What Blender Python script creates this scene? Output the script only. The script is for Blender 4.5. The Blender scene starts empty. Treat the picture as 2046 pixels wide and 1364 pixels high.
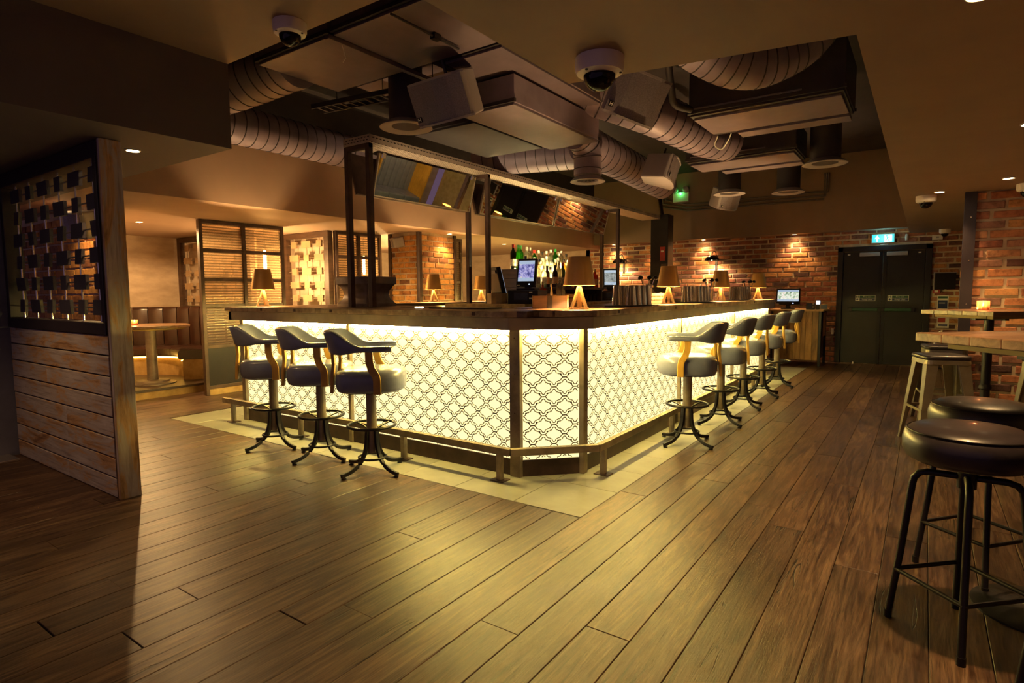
import bpy, bmesh, math, random
from mathutils import Vector, Matrix
R = math.radians
rnd = random.Random(7)
sc = bpy.context.scene
COL = sc.collection

# ------------------------------------------------------------------ camera, world, exposure
cam_d = bpy.data.cameras.new('camera'); cam = bpy.data.objects.new('camera', cam_d); COL.objects.link(cam)
cam_d.sensor_width = 36.0; cam_d.lens = 1171.77 / 2046 * 36.0; cam_d.clip_start = .05; cam_d.clip_end = 100
H = 1.28
_p, _y, _r = -0.0830092672, 0.612384595, -0.00660695519
_B = Matrix(((1, 0, 0), (0, 0, -1), (0, 1, 0)))
_M = Matrix.Rotation(_y, 3, 'Z') @ Matrix.Rotation(_p, 3, 'X') @ _B @ Matrix.Rotation(_r, 3, 'Z')
cam.matrix_world = Matrix.Translation((0, 0, H)) @ _M.to_4x4()
sc.camera = cam
w = bpy.data.worlds.new('room_world'); sc.world = w; w.use_nodes = True
w.node_tree.nodes['Background'].inputs[0].default_value = (.60, .36, .62, 1)
w.node_tree.nodes['Background'].inputs[1].default_value = .065
sc.view_settings.view_transform = 'Standard'; sc.view_settings.look = 'None'
sc.view_settings.gamma = 1.0; sc.view_settings.use_curve_mapping = False
sc.view_settings.exposure = 1.55
WARM = (1.0, .60, .24)

# ------------------------------------------------------------------ materials
MATS = {}
def nodes_of(m):
    m.use_nodes = True
    return m.node_tree.nodes, m.node_tree.links, m.node_tree.nodes['Principled BSDF']
def coords(N, L, kind='object', scale=(1, 1, 1), rand=False):
    mp = N.new('ShaderNodeMapping'); mp.inputs['Scale'].default_value = scale
    if kind == 'world':
        g = N.new('ShaderNodeNewGeometry'); src = g.outputs['Position']
    else:
        t = N.new('ShaderNodeTexCoord'); src = t.outputs['Object']
    if rand:
        oi = N.new('ShaderNodeObjectInfo'); ad = N.new('ShaderNodeVectorMath'); ad.operation = 'MULTIPLY_ADD'
        ad.inputs[1].default_value = (13.7, 9.1, 5.3)
        cx = N.new('ShaderNodeCombineXYZ')
        for i in range(3): L.new(oi.outputs['Random'], cx.inputs[i])
        L.new(cx.outputs[0], ad.inputs[0]); L.new(src, ad.inputs[2]); src = ad.outputs[0]
    L.new(src, mp.inputs[0])
    return mp.outputs[0]
def ramp(N, L, fac, stops):
    r = N.new('ShaderNodeValToRGB'); e = r.color_ramp.elements
    while len(e) < len(stops): e.new(.5)
    for i, (p, c) in enumerate(stops):
        e[i].position = p; e[i].color = (*c, 1)
    L.new(fac, r.inputs[0]); return r.outputs[0]
def noise(N, L, vec, scale=5, detail=4, rough=.6, dist=0):
    n = N.new('ShaderNodeTexNoise'); n.inputs['Scale'].default_value = scale; n.inputs['Detail'].default_value = detail
    n.inputs['Roughness'].default_value = rough; n.inputs['Distortion'].default_value = dist
    L.new(vec, n.inputs['Vector']); return n.outputs[0]
def bump(N, L, bs, h, strength=.3, dist=.01):
    b = N.new('ShaderNodeBump'); b.inputs['Strength'].default_value = strength; b.inputs['Distance'].default_value = dist
    L.new(h, b.inputs['Height']); L.new(b.outputs[0], bs.inputs['Normal'])
def mat(name, col, rough=.5, metal=0, col2=None, scale=6, stretch=(1, 1, 1), bmp=0, kind='object', rand=False, spec=.5, coat=0, detail=4, lo=.35, hi=.65):
    if name in MATS: return MATS[name]
    m = bpy.data.materials.new(name); N, L, b = nodes_of(m)
    b.inputs['Base Color'].default_value = (*col, 1); b.inputs['Roughness'].default_value = rough
    b.inputs['Metallic'].default_value = metal; b.inputs['Specular IOR Level'].default_value = spec
    b.inputs['Coat Weight'].default_value = coat
    if col2 is None: col2 = tuple(c * .78 for c in col)
    n = noise(N, L, coords(N, L, kind, stretch, rand), scale, detail)
    L.new(ramp(N, L, n, [(lo, col2), (hi, col)]), b.inputs['Base Color'])
    if bmp: bump(N, L, b, n, bmp)
    MATS[name] = m; return m
def emit(name, col, s):
    if name in MATS: return MATS[name]
    m = bpy.data.materials.new(name); N, L, b = nodes_of(m)
    b.inputs['Base Color'].default_value = (*col, 1); b.inputs['Emission Color'].default_value = (*col, 1)
    b.inputs['Emission Strength'].default_value = s; MATS[name] = m; return m
def wood(name, dark, mid, light, axis='Y', rough=.45, bmp=.35, kind='world', rand=True, freq=26, cracks=True):
    if name in MATS: return MATS[name]
    m = bpy.data.materials.new(name); N, L, b = nodes_of(m)
    st = {'X': (1.1, freq, freq), 'Y': (freq, 1.1, freq), 'Z': (freq, freq, 1.1)}[axis]
    v = coords(N, L, kind, st, rand)
    g = noise(N, L, v, 1.0, 8, .68, 1.4)
    v2 = coords(N, L, kind, (1, 1, 1), rand); big = noise(N, L, v2, 2.2, 4, .6)
    st3 = tuple(2.6 if s < 2 else 9 for s in st)
    v3 = coords(N, L, kind, st3, rand); blot = noise(N, L, v3, 1.3, 5, .65, .5)
    c1 = ramp(N, L, g, [(.32, dark), (.5, mid), (.72, light)])
    mx = N.new('ShaderNodeMix'); mx.data_type = 'RGBA'; mx.blend_type = 'MULTIPLY'; mx.inputs[0].default_value = .85
    L.new(c1, mx.inputs[6]); L.new(ramp(N, L, big, [(.25, (.45, .45, .45)), (.7, (1.15, 1.1, 1.05))]), mx.inputs[7])
    mx2 = N.new('ShaderNodeMix'); mx2.data_type = 'RGBA'; mx2.blend_type = 'MULTIPLY'; mx2.inputs[0].default_value = 1.0 if cracks else .4
    L.new(mx.outputs[2], mx2.inputs[6]); L.new(ramp(N, L, blot, [(.30, (.25, .22, .2)), (.40, (1, 1, 1))]), mx2.inputs[7])
    oi = N.new('ShaderNodeObjectInfo')
    mx3 = N.new('ShaderNodeMix'); mx3.data_type = 'RGBA'; mx3.blend_type = 'MULTIPLY'; mx3.inputs[0].default_value = .8
    L.new(mx2.outputs[2], mx3.inputs[6]); L.new(ramp(N, L, oi.outputs['Random'], [(0, (.72, .70, .68)), (1, (1.15, 1.12, 1.08))]), mx3.inputs[7])
    L.new(mx3.outputs[2], b.inputs['Base Color'])
    rr = N.new('ShaderNodeMapRange'); rr.inputs[3].default_value = rough - .1; rr.inputs[4].default_value = rough + .2
    L.new(g, rr.inputs[0]); L.new(rr.outputs[0], b.inputs['Roughness'])
    if bmp: bump(N, L, b, g, bmp, .004)
    MATS[name] = m; return m
def brickmat(name, stops, mult=1.0):
    if name in MATS: return MATS[name]
    m = bpy.data.materials.new(name); N, L, b = nodes_of(m)
    oi = N.new('ShaderNodeObjectInfo'); ge = N.new('ShaderNodeNewGeometry')
    ad = N.new('ShaderNodeMath'); ad.operation = 'ADD'; fr = N.new('ShaderNodeMath'); fr.operation = 'FRACT'
    L.new(oi.outputs['Random'], ad.inputs[0]); L.new(ge.outputs['Random Per Island'], ad.inputs[1]); L.new(ad.outputs[0], fr.inputs[0])
    v = coords(N, L, 'world', (1, 1, 1)); n = noise(N, L, v, 14, 5, .7); n2 = noise(N, L, v, 60, 3, .6)
    base = ramp(N, L, fr.outputs[0], stops)
    mx = N.new('ShaderNodeMix'); mx.data_type = 'RGBA'; mx.blend_type = 'MULTIPLY'; mx.inputs[0].default_value = .9
    L.new(base, mx.inputs[6]); L.new(ramp(N, L, n, [(.3, (.35, .3, .3)), (.5, (1, 1, 1)), (.75, (1.4, 1.3, 1.2))]), mx.inputs[7])
    L.new(mx.outputs[2], b.inputs['Base Color']); b.inputs['Roughness'].default_value = .8
    bump(N, L, b, n2, .5, .006); MATS[name] = m; return m
def glossmix(name, col, trans, rough=.1, wave=None, tint=None):
    """thin glass: transparent + glossy, optional reeded bump"""
    if name in MATS: return MATS[name]
    m = bpy.data.materials.new(name); m.use_nodes = True; N = m.node_tree.nodes; L = m.node_tree.links
    N.remove(N['Principled BSDF']); out = N['Material Output']
    t = N.new('ShaderNodeBsdfTransparent'); t.inputs[0].default_value = (*(tint or col), 1)
    g = N.new('ShaderNodeBsdfGlossy'); g.inputs[0].default_value = (.8, .8, .8, 1); g.inputs[1].default_value = rough
    d = N.new('ShaderNodeBsdfTranslucent'); d.inputs[0].default_value = (*col, 1)
    m1 = N.new('ShaderNodeMixShader'); m2 = N.new('ShaderNodeMixShader'); m1.inputs[0].default_value = 1 - trans
    L.new(t.outputs[0], m1.inputs[1]); L.new(d.outputs[0], m1.inputs[2])
    fz = N.new('ShaderNodeFresnel'); fz.inputs[0].default_value = 1.45
    L.new(fz.outputs[0], m2.inputs[0]); L.new(m1.outputs[0], m2.inputs[1]); L.new(g.outputs[0], m2.inputs[2])
    L.new(m2.outputs[0], out.inputs[0])
    if wave:
        wv = N.new('ShaderNodeTexWave'); wv.bands_direction = 'Z'; wv.inputs['Scale'].default_value = wave
        L.new(coords(N, L), wv.inputs[0]); bp = N.new('ShaderNodeBump'); bp.inputs['Strength'].default_value = .8
        L.new(wv.outputs[1], bp.inputs['Height'])
        for s in (g, d): L.new(bp.outputs[0], s.inputs['Normal'])
        rp = ramp(N, L, wv.outputs[1], [(.15, tuple(c * .45 for c in (tint or col))), (.6, tint or col)])
        L.new(rp, t.inputs[0])
    MATS[name] = m; return m

def floor_wood():
    m = bpy.data.materials.new('floor_oak'); N, L, b = nodes_of(m)
    def nz(st, sc_=1.0, det=6, ro=.65, di=0.0): return noise(N, L, coords(N, L, 'world', st, True), sc_, det, ro, di)
    def mul(a, c, f):
        x = N.new('ShaderNodeMix'); x.data_type = 'RGBA'; x.blend_type = 'MULTIPLY'; x.inputs[0].default_value = f
        L.new(a, x.inputs[6]); L.new(c, x.inputs[7]); return x.outputs[2]
    fine = nz((130, 7, 30), 1, 7, .72, .6); mid = nz((20, 1.5, 9), 1, 6, .6, 2.2); big = nz((1.3, .8, 1), 1, 4, .6); spk = nz((26, 16, 20), 1, 4, .7)
    crk = nz((17, .75, 9), 1, 3, .5, .4); msk = nz((3.1, 1.1, 1), 1, 2, .5)
    c = ramp(N, L, mid, [(.28, (.026, .011, .007)), (.47, (.080, .042, .025)), (.68, (.165, .104, .064))])
    c = mul(c, ramp(N, L, fine, [(.30, (.30, .27, .25)), (.48, (.95, .95, .95)), (.70, (1.45, 1.4, 1.3))]), 1.0)
    c = mul(c, ramp(N, L, big, [(.28, (.55, .52, .5)), (.68, (1.2, 1.18, 1.15))]), 1.0)
    c = mul(c, ramp(N, L, spk, [(.27, (.18, .16, .15)), (.34, (1, 1, 1))]), .9)
    d = N.new('ShaderNodeMath'); d.operation = 'SUBTRACT'; d.inputs[1].default_value = .5; L.new(crk, d.inputs[0])
    a = N.new('ShaderNodeMath'); a.operation = 'ABSOLUTE'; L.new(d.outputs[0], a.inputs[0])
    g = N.new('ShaderNodeMath'); g.operation = 'ADD'; L.new(a.outputs[0], g.inputs[0])
    mr = N.new('ShaderNodeMapRange'); mr.inputs[1].default_value = .5; mr.inputs[2].default_value = .62; mr.inputs[3].default_value = .08; mr.inputs[4].default_value = 0; L.new(msk, mr.inputs[0]); L.new(mr.outputs[0], g.inputs[1])
    ck = ramp(N, L, g.outputs[0], [(.004, (.10, .08, .07)), (.011, (1, 1, 1))]); c = mul(c, ck, .95)
    oi = N.new('ShaderNodeObjectInfo'); c = mul(c, ramp(N, L, oi.outputs['Random'], [(0, (.70, .66, .64)), (1, (1.18, 1.16, 1.12))]), .9)
    L.new(c, b.inputs['Base Color'])
    rr = N.new('ShaderNodeMapRange'); rr.inputs[3].default_value = .24; rr.inputs[4].default_value = .46; L.new(fine, rr.inputs[0]); L.new(rr.outputs[0], b.inputs['Roughness'])
    hh = N.new('ShaderNodeMath'); hh.operation = 'ADD'; L.new(fine, hh.inputs[0])
    h2 = N.new('ShaderNodeMath'); h2.operation = 'MULTIPLY'; h2.inputs[1].default_value = .8; L.new(ck, h2.inputs[0]); L.new(h2.outputs[0], hh.inputs[1])
    bump(N, L, b, hh.outputs[0], .6, .003); MATS['floor_oak'] = m; return m
m_floor = floor_wood(); m_floor.node_tree.nodes['Principled BSDF'].inputs['Specular IOR Level'].default_value = .42
m_gap = mat('joint_dark', (.012, .009, .007), .9)
m_tile = mat('porcelain_tile', (.30, .29, .235), .32, 0, (.22, .21, .17), 3.5, bmp=.05, rand=True)
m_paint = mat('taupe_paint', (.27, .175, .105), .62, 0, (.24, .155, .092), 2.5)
m_paint_lit = mat('taupe_paint_lit', (.42, .28, .185), .6, 0, (.385, .255, .17), 2.5)  # taupe paint lightened to hold the lamp glow on bulkhead and booth ceiling
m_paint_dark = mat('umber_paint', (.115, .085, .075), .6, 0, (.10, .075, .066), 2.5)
m_slab = mat('black_slab', (.035, .027, .028), .8)
m_plaster = mat('pale_plaster', (.52, .40, .29), .75, 0, (.40, .30, .21), 3, bmp=.5, stretch=(1, 1, 2.5))
m_blue = mat('slate_blue_paint', (.12, .115, .16), .6)
m_steel = mat('raw_steel', (.33, .26, .175), .45, .35, (.20, .155, .10), 9, bmp=.06)
m_dsteel = mat('dark_brown_steel', (.085, .048, .036), .45, .35, (.05, .028, .02), 8)
m_black = mat('black_metal', (.017, .014, .015), .4, .4)
m_frame = mat('aubergine_frame', (.026, .017, .024), .5)
m_fascia = mat('fascia_steel', (.46, .37, .23), .5, .05, (.34, .27, .17), 5)
m_counter = wood('counter_timber', (.085, .045, .02), (.20, .11, .05), (.33, .20, .095), 'X', .34, .25, freq=14)
m_counter_y = wood('counter_timber_long', (.085, .045, .02), (.20, .11, .05), (.33, .20, .095), 'Y', .34, .25, freq=14)
m_edge = mat('counter_edge', (.54, .385, .20), .5, 0, (.25, .165, .08), 12, bmp=.3, kind='world', rand=True)
m_leather_blue = mat('slate_blue_leather', (.175, .19, .285), .26, 0, (.145, .16, .245), 7, bmp=.08, coat=.15)
m_leather_black = mat('black_leather', (.022, .017, .02), .36, 0, (.03, .022, .026), 14, bmp=.1, coat=.1)
m_leather_brown = mat('brown_leather', (.036, .013, .007), .30, 0, (.024, .009, .005), 8, bmp=.08)
m_honey = wood('honey_beech', (.50, .27, .04), (.64, .37, .06), (.72, .45, .09), 'Z', .4, .1, kind='object', freq=12, cracks=False)
m_pine = wood('pine_board', (.20, .095, .03), (.40, .22, .075), (.52, .31, .12), 'Z', .5, .25, freq=10)
m_lightwood = wood('pale_oak', (.45, .24, .09), (.60, .36, .15), (.70, .45, .2), 'Z', .5, .1, kind='object', freq=8, cracks=False)
m_brown = mat('walnut_stain', (.085, .042, .022), .5, 0, (.05, .024, .012), 5, stretch=(1, 1, 6))
m_gold = mat('brushed_brass_shade', (.74, .48, .155), .34, .5, (.70, .455, .148), 3)
m_lampleg = mat('champagne_metal', (.55, .47, .33), .38, .6)
m_chrome = mat('polished_steel', (.86, .80, .70), .17, .92, (.78, .72, .62), 4)
m_mirror = mat('mirror_silver', (.86, .84, .80), .015, 1.0, (.86, .84, .80), 2)
m_white = mat('white_plastic', (.80, .73, .64), .45, 0, (.75, .69, .60), 3)
m_grey = mat('grey_plastic', (.36, .31, .30), .5, 0, (.33, .285, .27), 3)
m_grille = mat('speaker_grille', (.30, .255, .26), .5, .2, (.20, .17, .175), 140)
m_duct = mat('plum_grey_duct', (.29, .225, .275), .5, .15, (.21, .16, .20), 4, bmp=.05)
m_panel = mat('galvanised_panel', (.20, .152, .175), .5, .2, (.155, .118, .136), 3)
m_ductdark = mat('charcoal_duct', (.045, .035, .037), .6, .2)
m_pipe = mat('painted_pipe', (.17, .13, .11), .5)
m_smoke = glossmix('smoked_dome', (.05, .04, .04), .55, .05, tint=(.12, .1, .1))
m_door = mat('aubergine_door', (.011, .0065, .0085), .5, 0, (.009, .005, .007), 3)
m_mortar = mat('mortar', (.66, .53, .37), .9, 0, (.48, .38, .25), 9, bmp=.6, kind='world')
m_brick = brickmat('reclaimed_brick', [(0, (.085, .04, .034)), (.15, (.22, .075, .045)), (.35, (.37, .13, .06)), (.55, (.46, .19, .075)), (.72, (.52, .25, .085)), (.86, (.36, .16, .10)), (1, (.14, .075, .06))])
m_brick_y = brickmat('ochre_brick', [(0, (.16, .06, .025)), (.25, (.40, .16, .04)), (.55, (.52, .24, .06)), (.85, (.58, .30, .08)), (1, (.26, .11, .05))])
m_board = None
def weathered(name, axis):
    if name in MATS: return MATS[name]
    m = bpy.data.materials.new(name); N, L, b = nodes_of(m)
    st = {'X': (2.2, 9, 9), 'Z': (9, 9, 2.0)}[axis]; st2 = {'X': (3, 60, 60), 'Z': (60, 60, 3)}[axis]
    a = noise(N, L, coords(N, L, 'world', st, True), 1.0, 7, .68, .7); g = noise(N, L, coords(N, L, 'world', st2, True), 1, 5, .6)
    c = ramp(N, L, a, [(.33, (.24, .12, .055)), (.44, (.50, .29, .135)), (.50, (.42, .34, .29)), (.70, (.55, .47, .42))])
    mx = N.new('ShaderNodeMix'); mx.data_type = 'RGBA'; mx.blend_type = 'MULTIPLY'; mx.inputs[0].default_value = .8
    L.new(c, mx.inputs[6]); L.new(ramp(N, L, g, [(.28, (.4, .36, .34)), (.5, (1, 1, 1))]), mx.inputs[7])
    L.new(mx.outputs[2], b.inputs['Base Color']); b.inputs['Roughness'].default_value = .6
    bump(N, L, b, g, .35, .004); MATS[name] = m; return m
m_board = weathered('weathered_board', 'X'); m_post = weathered('weathered_post', 'Z')
m_reed = glossmix('reeded_glass', (.62, .48, .32), .80, .15, wave=9, tint=(.80, .70, .56))
m_clear = glossmix('clear_glass', (.9, .9, .85), .9, .03)
m_backlit = emit('backlit_acrylic', (1.0, .85, .40), .45)
m_led = emit('warm_led', (1.0, .78, .22), 130)
m_led_amber = emit('amber_led', (1.0, .52, .08), 7)
m_line = mat('fret_line', (.10, .062, .02), .6)
m_bulb = emit('filament_glow', (1.0, .62, .22), 60)
m_lampglow = emit('lamp_diffuser', (1.0, .68, .30), 9)
m_spot = emit('downlight_lens', (1.0, .70, .36), 30)
m_flame = emit('candle_flame', (1.0, .55, .18), 40)
m_candleglass = glossmix('candle_glass', (1.0, .55, .35), .55, .1)
m_red = mat('signal_red', (.42, .03, .02), .4)
m_green = mat('sign_green', (.015, .09, .035), .5)
m_navy = mat('sign_blue', (.02, .03, .11), .5)
m_sign = mat('sign_white', (.88, .84, .70), .6)
m_glow_teal = emit('exit_teal', (.06, .55, .60), .35)
m_glow_white = emit('exit_white', (.80, .95, .90), .4)
m_greenled = emit('green_led', (.05, 1, .15), 25)

# ------------------------------------------------------------------ geometry helpers
class MB:
    def __init__(s): s.v = []; s.f = []
    def add(s, vs, fs):
        o = len(s.v); s.v += [tuple(v) for v in vs]; s.f += [tuple(i + o for i in f) for f in fs]; return s
    def box(s, x0, x1, y0, y1, z0, z1, mx=None):
        vs = [(x, y, z) for z in (z0, z1) for y in (y0, y1) for x in (x0, x1)]
        if mx: vs = [mx @ Vector(v) for v in vs]
        return s.add(vs, [(0, 2, 3, 1), (4, 5, 7, 6), (0, 1, 5, 4), (2, 6, 7, 3), (0, 4, 6, 2), (1, 3, 7, 5)])
    def prism(s, poly, z0, z1, mx=None):
        a = sum(poly[i][0] * poly[(i + 1) % len(poly)][1] - poly[(i + 1) % len(poly)][0] * poly[i][1] for i in range(len(poly)))
        if a < 0: poly = poly[::-1]
        n = len(poly); vs = [(x, y, z0) for x, y in poly] + [(x, y, z1) for x, y in poly]
        if mx: vs = [mx @ Vector(v) for v in vs]
        return s.add(vs, [tuple(range(n - 1, -1, -1)), tuple(range(n, 2 * n))] + [(i, (i + 1) % n, n + (i + 1) % n, n + i) for i in range(n)])
    def loft(s, rings, caps=True, closed=False):
        n = len(rings[0]); o = []; m = len(rings)
        vs = [p for r in rings for p in r]
        for k in range(m if closed else m - 1):
            k2 = (k + 1) % m
            for i in range(n):
                j = (i + 1) % n; o.append((k * n + i, k * n + j, k2 * n + j, k2 * n + i))
        if caps and not closed: o += [tuple(range(n - 1, -1, -1)), tuple(range((m - 1) * n, m * n))]
        return s.add(vs, o)
    def lathe(s, prof, n=24, c=(0, 0, 0), mx=None):
        rings = []
        for r, z in prof:
            ring = [Vector((c[0] + max(r, 1e-4) * math.cos(2 * math.pi * i / n), c[1] + max(r, 1e-4) * math.sin(2 * math.pi * i / n), c[2] + z)) for i in range(n)]
            rings.append([mx @ p for p in ring] if mx else ring)
        return s.loft(rings)
    def tube(s, pts, r, n=8, closed=False, sq=None, up=(0, 0, 1)):
        """round tube, or rectangular section sq=(w,h) with h along up"""
        pts = [Vector(p) for p in pts]; m = len(pts); rings = []; prev = None
        rr = r if isinstance(r, (list, tuple)) else [r] * m
        for i, p in enumerate(pts):
            if closed: t = (pts[(i + 1) % m] - pts[i - 1])
            else: t = pts[min(i + 1, m - 1)] - pts[max(i - 1, 0)]
            t.normalize()
            if sq or prev is None:
                u = Vector(up)
                if abs(u.dot(t)) > .98: u = Vector((1, 0, 0)) if abs(t.x) < .9 else Vector((0, 1, 0))
            else: u = prev
            u = (u - t * u.dot(t)).normalized(); prev = u; b = t.cross(u)
            if sq:
                w_, h_ = sq[0] / 2, sq[1] / 2
                rings.append([p + b * w_ + u * h_, p - b * w_ + u * h_, p - b * w_ - u * h_, p + b * w_ - u * h_])
            else:
                rings.append([p + (u * math.cos(2 * math.pi * k / n) + b * math.sin(2 * math.pi * k / n)) * rr[i] for k in range(n)])
        return s.loft(rings, True, closed)
    def ring(s, c, r, t, n=32, k=6, sq=None):
        return s.tube([(c[0] + r * math.cos(2 * math.pi * i / n), c[1] + r * math.sin(2 * math.pi * i / n), c[2]) for i in range(n)], t, k, True, sq)
    def mesh(s, name, m=None, smooth=None):
        me = bpy.data.meshes.new(name); me.from_pydata(s.v, [], s.f)
        bm = bmesh.new(); bm.from_mesh(me); bmesh.ops.recalc_face_normals(bm, faces=bm.faces); bm.to_mesh(me); bm.free()
        if smooth:
            me.shade_smooth()
            try: me.set_sharp_from_angle(angle=R(smooth))
            except Exception: pass
        if m: me.materials.append(m)
        return me
    def build(s, name, m, parent=None, smooth=None, bevel=0, loc=None, rot=None):
        return mk(name, s.mesh(name, m, smooth), parent, bevel, loc, rot)
def mk(name, me, parent=None, bevel=0, loc=None, rot=None, seg=2):
    o = bpy.data.objects.new(name, me); COL.objects.link(o)
    if parent: o.parent = parent
    if loc: o.location = loc
    if rot: o.rotation_euler = rot
    if bevel:
        b = o.modifiers.new('bevel', 'BEVEL'); b.width = bevel; b.segments = seg; b.limit_method = 'ANGLE'; b.angle_limit = R(40)
    return o
def tag(o, label=None, cat=None, group=None, kind=None):
    if label: o['label'] = label
    if cat: o['category'] = cat
    if group: o['group'] = group
    if kind: o['kind'] = kind
    return o
def thing(name, label, cat, loc=(0, 0, 0), rz=0, group=None):
    o = bpy.data.objects.new(name, None); COL.objects.link(o); o.location = loc; o.rotation_euler = (0, 0, rz)
    o.empty_display_size = .1
    return tag(o, label, cat, group)
def struct(name, parent=None):
    o = bpy.data.objects.new(name, None); COL.objects.link(o); o['kind'] = 'structure'
    if parent: o.parent = parent
    return o
def kids(o): return [c for c in bpy.data.objects if c.parent == o]
def copy_tree(o, parent=None, loc=None, rz=None, label=None, group=None):
    c = o.copy(); COL.objects.link(c); c.parent = parent
    if loc is not None: c.location = loc
    if rz is not None: c.rotation_euler = (0, 0, rz)
    if label: c['label'] = label
    if group: c['group'] = group
    for ch in kids(o): copy_tree(ch, c)
    return c
def box(name, m, x0, x1, y0, y1, z0, z1, parent=None, bevel=0):
    return MB().box(x0, x1, y0, y1, z0, z1).build(name, m, parent, None, bevel)
def lamp(name, typ, loc, energy, col=WARM, parent=None, size=.03, spot=None, blend=.6, rot=None):
    d = bpy.data.lights.new(name, typ); d.energy = energy; d.color = col
    if typ in ('POINT', 'SPOT'): d.shadow_soft_size = size
    if typ == 'SPOT': d.spot_size = R(spot); d.spot_blend = blend
    o = bpy.data.objects.new(name, d); COL.objects.link(o); o.location = loc
    if rot: o.rotation_euler = rot
    if parent: o.parent = parent
    return o
def text(name, s, size, m, parent, mx, ext=.0006, align='CENTER'):
    c = bpy.data.curves.new(name, 'FONT'); c.body = s; c.size = size; c.align_x = align; c.align_y = 'CENTER'; c.extrude = ext; c.resolution_u = 2
    t = bpy.data.objects.new('tmp', c); COL.objects.link(t)
    dg = bpy.context.evaluated_depsgraph_get(); me = bpy.data.meshes.new_from_object(t.evaluated_get(dg))
    bpy.data.objects.remove(t); bpy.data.curves.remove(c)
    me.transform(mx); me.materials.clear(); me.materials.append(m); return mk(name, me, parent)
def arc(c, r, a0, a1, n, plane='xy', z=0):
    out = []
    for i in range(n + 1):
        a = R(a0 + (a1 - a0) * i / n); out.append((c[0] + r * math.cos(a), c[1] + r * math.sin(a)))
    return out
def smoothpath(pts, n=8):
    pts = [Vector(p) for p in pts]; P = [pts[0] * 2 - pts[1]] + pts + [pts[-1] * 2 - pts[-2]]; out = []
    for i in range(1, len(P) - 2):
        for k in range(n):
            t = k / n; a, b, c, d = P[i - 1], P[i], P[i + 1], P[i + 2]
            out.append(.5 * ((2 * b) + (c - a) * t + (2 * a - 5 * b + 4 * c - d) * t * t + (3 * b - a - 3 * c + d) * t ** 3))
    out.append(pts[-1]); return out

# ================================================================== STRUCTURE
ZL, ZU, ZS = 2.22, 2.75, 3.6          # low ceiling, upper ceiling, slab
YB, YBF = 11.9, 11.6                  # back wall, back bulkhead face
XR, XLB = -.25, -5.95                 # right edge of ceiling opening, long bulkhead face
ZB = 2.30
TX0, TX1, TY0, TY1 = -6.365, -1.555, 2.880, 10.71     # tiled border around the bar
# ---- floor with planks and tiles
floor = struct('floor')
box('subfloor', m_gap, -11.2, 3.2, -1.5, 12.2, -.08, -.012, floor)
PW = .18
def plank_mesh(wd, ln):
    g = .0014; c = .0018
    b = MB(); x0, x1, y0, y1 = g, wd - g, g, ln - g
    lo = [(x0, y0, -.012), (x1, y0, -.012), (x1, y1, -.012), (x0, y1, -.012)]
    mid = [(x, y, -c) for x, y, _ in lo]
    top = [(x0 + c, y0 + c, 0), (x1 - c, y0 + c, 0), (x1 - c, y1 - c, 0), (x0 + c, y1 - c, 0)]
    b.loft([lo, mid, top]); return b
pm = {}
cells = []
fr = random.Random(21)
col_i = 0
x = TX1 - PW * 40
k = -40
while True:
    x = TX1 + PW * k
    if x > 2.6: break
    k += 1
    spans = [(-1.2, 11.9)] if (x >= TX1 - 1e-6 or x + PW <= TX0 + .1) else [(-1.2, TY0), (TY1, 11.9)]
    for a, b_ in spans:
        y = a - fr.random() * 1.2 if a < 0 else a
        while y < b_ - .05:
            ln = fr.choice((1.7, 2.2, 2.6, 2.6, 3.0))
            e = min(y + ln, b_)
            if b_ - e < .25: e = b_
            cells.append((x, max(y, a), e)); y = e
fwd = (-.575, .818)
def seen(c):
    ok = False
    for yy in (c[1], (c[1] + c[2]) / 2, c[2]):
        dx, dy = c[0] + .09, yy
        d = dx * fwd[0] + dy * fwd[1]
        lat = dx * .818 + dy * .575
        if d > .7 and abs(lat) < d * .90 + .12: ok = True
    return ok
vis = [c for c in cells if seen(c)]; hid = [c for c in cells if not seen(c)]
vis.sort(key=lambda c: math.hypot(c[0], (c[1] + c[2]) / 2))
for c in vis[:300]:
    key = round(c[2] - c[1], 2)
    if key not in pm: pm[key] = plank_mesh(PW, key).mesh('plank', m_floor)
    mk('plank', pm[key], floor, loc=(c[0], c[1], 0))
rest = MB()
for c in vis[300:] + hid:
    b = plank_mesh(PW, c[2] - c[1]); rest.add([(v[0] + c[0], v[1] + c[1], v[2]) for v in b.v], b.f)
rest.build('far_planks', m_floor, floor)['kind'] = 'stuff'
def tile(x0, x1, y0, y1):
    b = MB(); g = .0015; c = .0015
    lo = [(x0 + g, y0 + g, -.012), (x1 - g, y0 + g, -.012), (x1 - g, y1 - g, -.012), (x0 + g, y1 - g, -.012)]
    b.loft([lo, [(p[0], p[1], 0) for p in lo], [(x0 + g + c, y0 + g + c, .0015), (x1 - g - c, y0 + g + c, .0015), (x1 - g - c, y1 - g - c, .0015), (x0 + g + c, y1 - g - c, .0015)]])
    b.build('floor_tile', m_tile, floor)
xs = [TX1, -2.02] + [-2.02 - .485 * i for i in range(1, 9)] + [TX0]
for i in range(len(xs) - 1): tile(xs[i + 1], xs[i], TY0, 3.375)
y = 3.375
while y < TY1 - .05:
    y2 = min(y + .45, TY1)
    tile(-2.02, TX1, y, y2); tile(TX0, -5.85, y, y2); y = y2
tile(-5.85, -2.02, TY1 - .45, TY1)
tile(-2.35, -2.02, 3.375, 3.62)
box('bar_floor', m_gap, -5.85, -2.02, 3.375, TY1 - .45, -.012, 0, floor)
box('trim_strip', m_dsteel, TX1 - .001, TX1 + .004, TY0, TY1, -.01, .002, floor)

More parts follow.
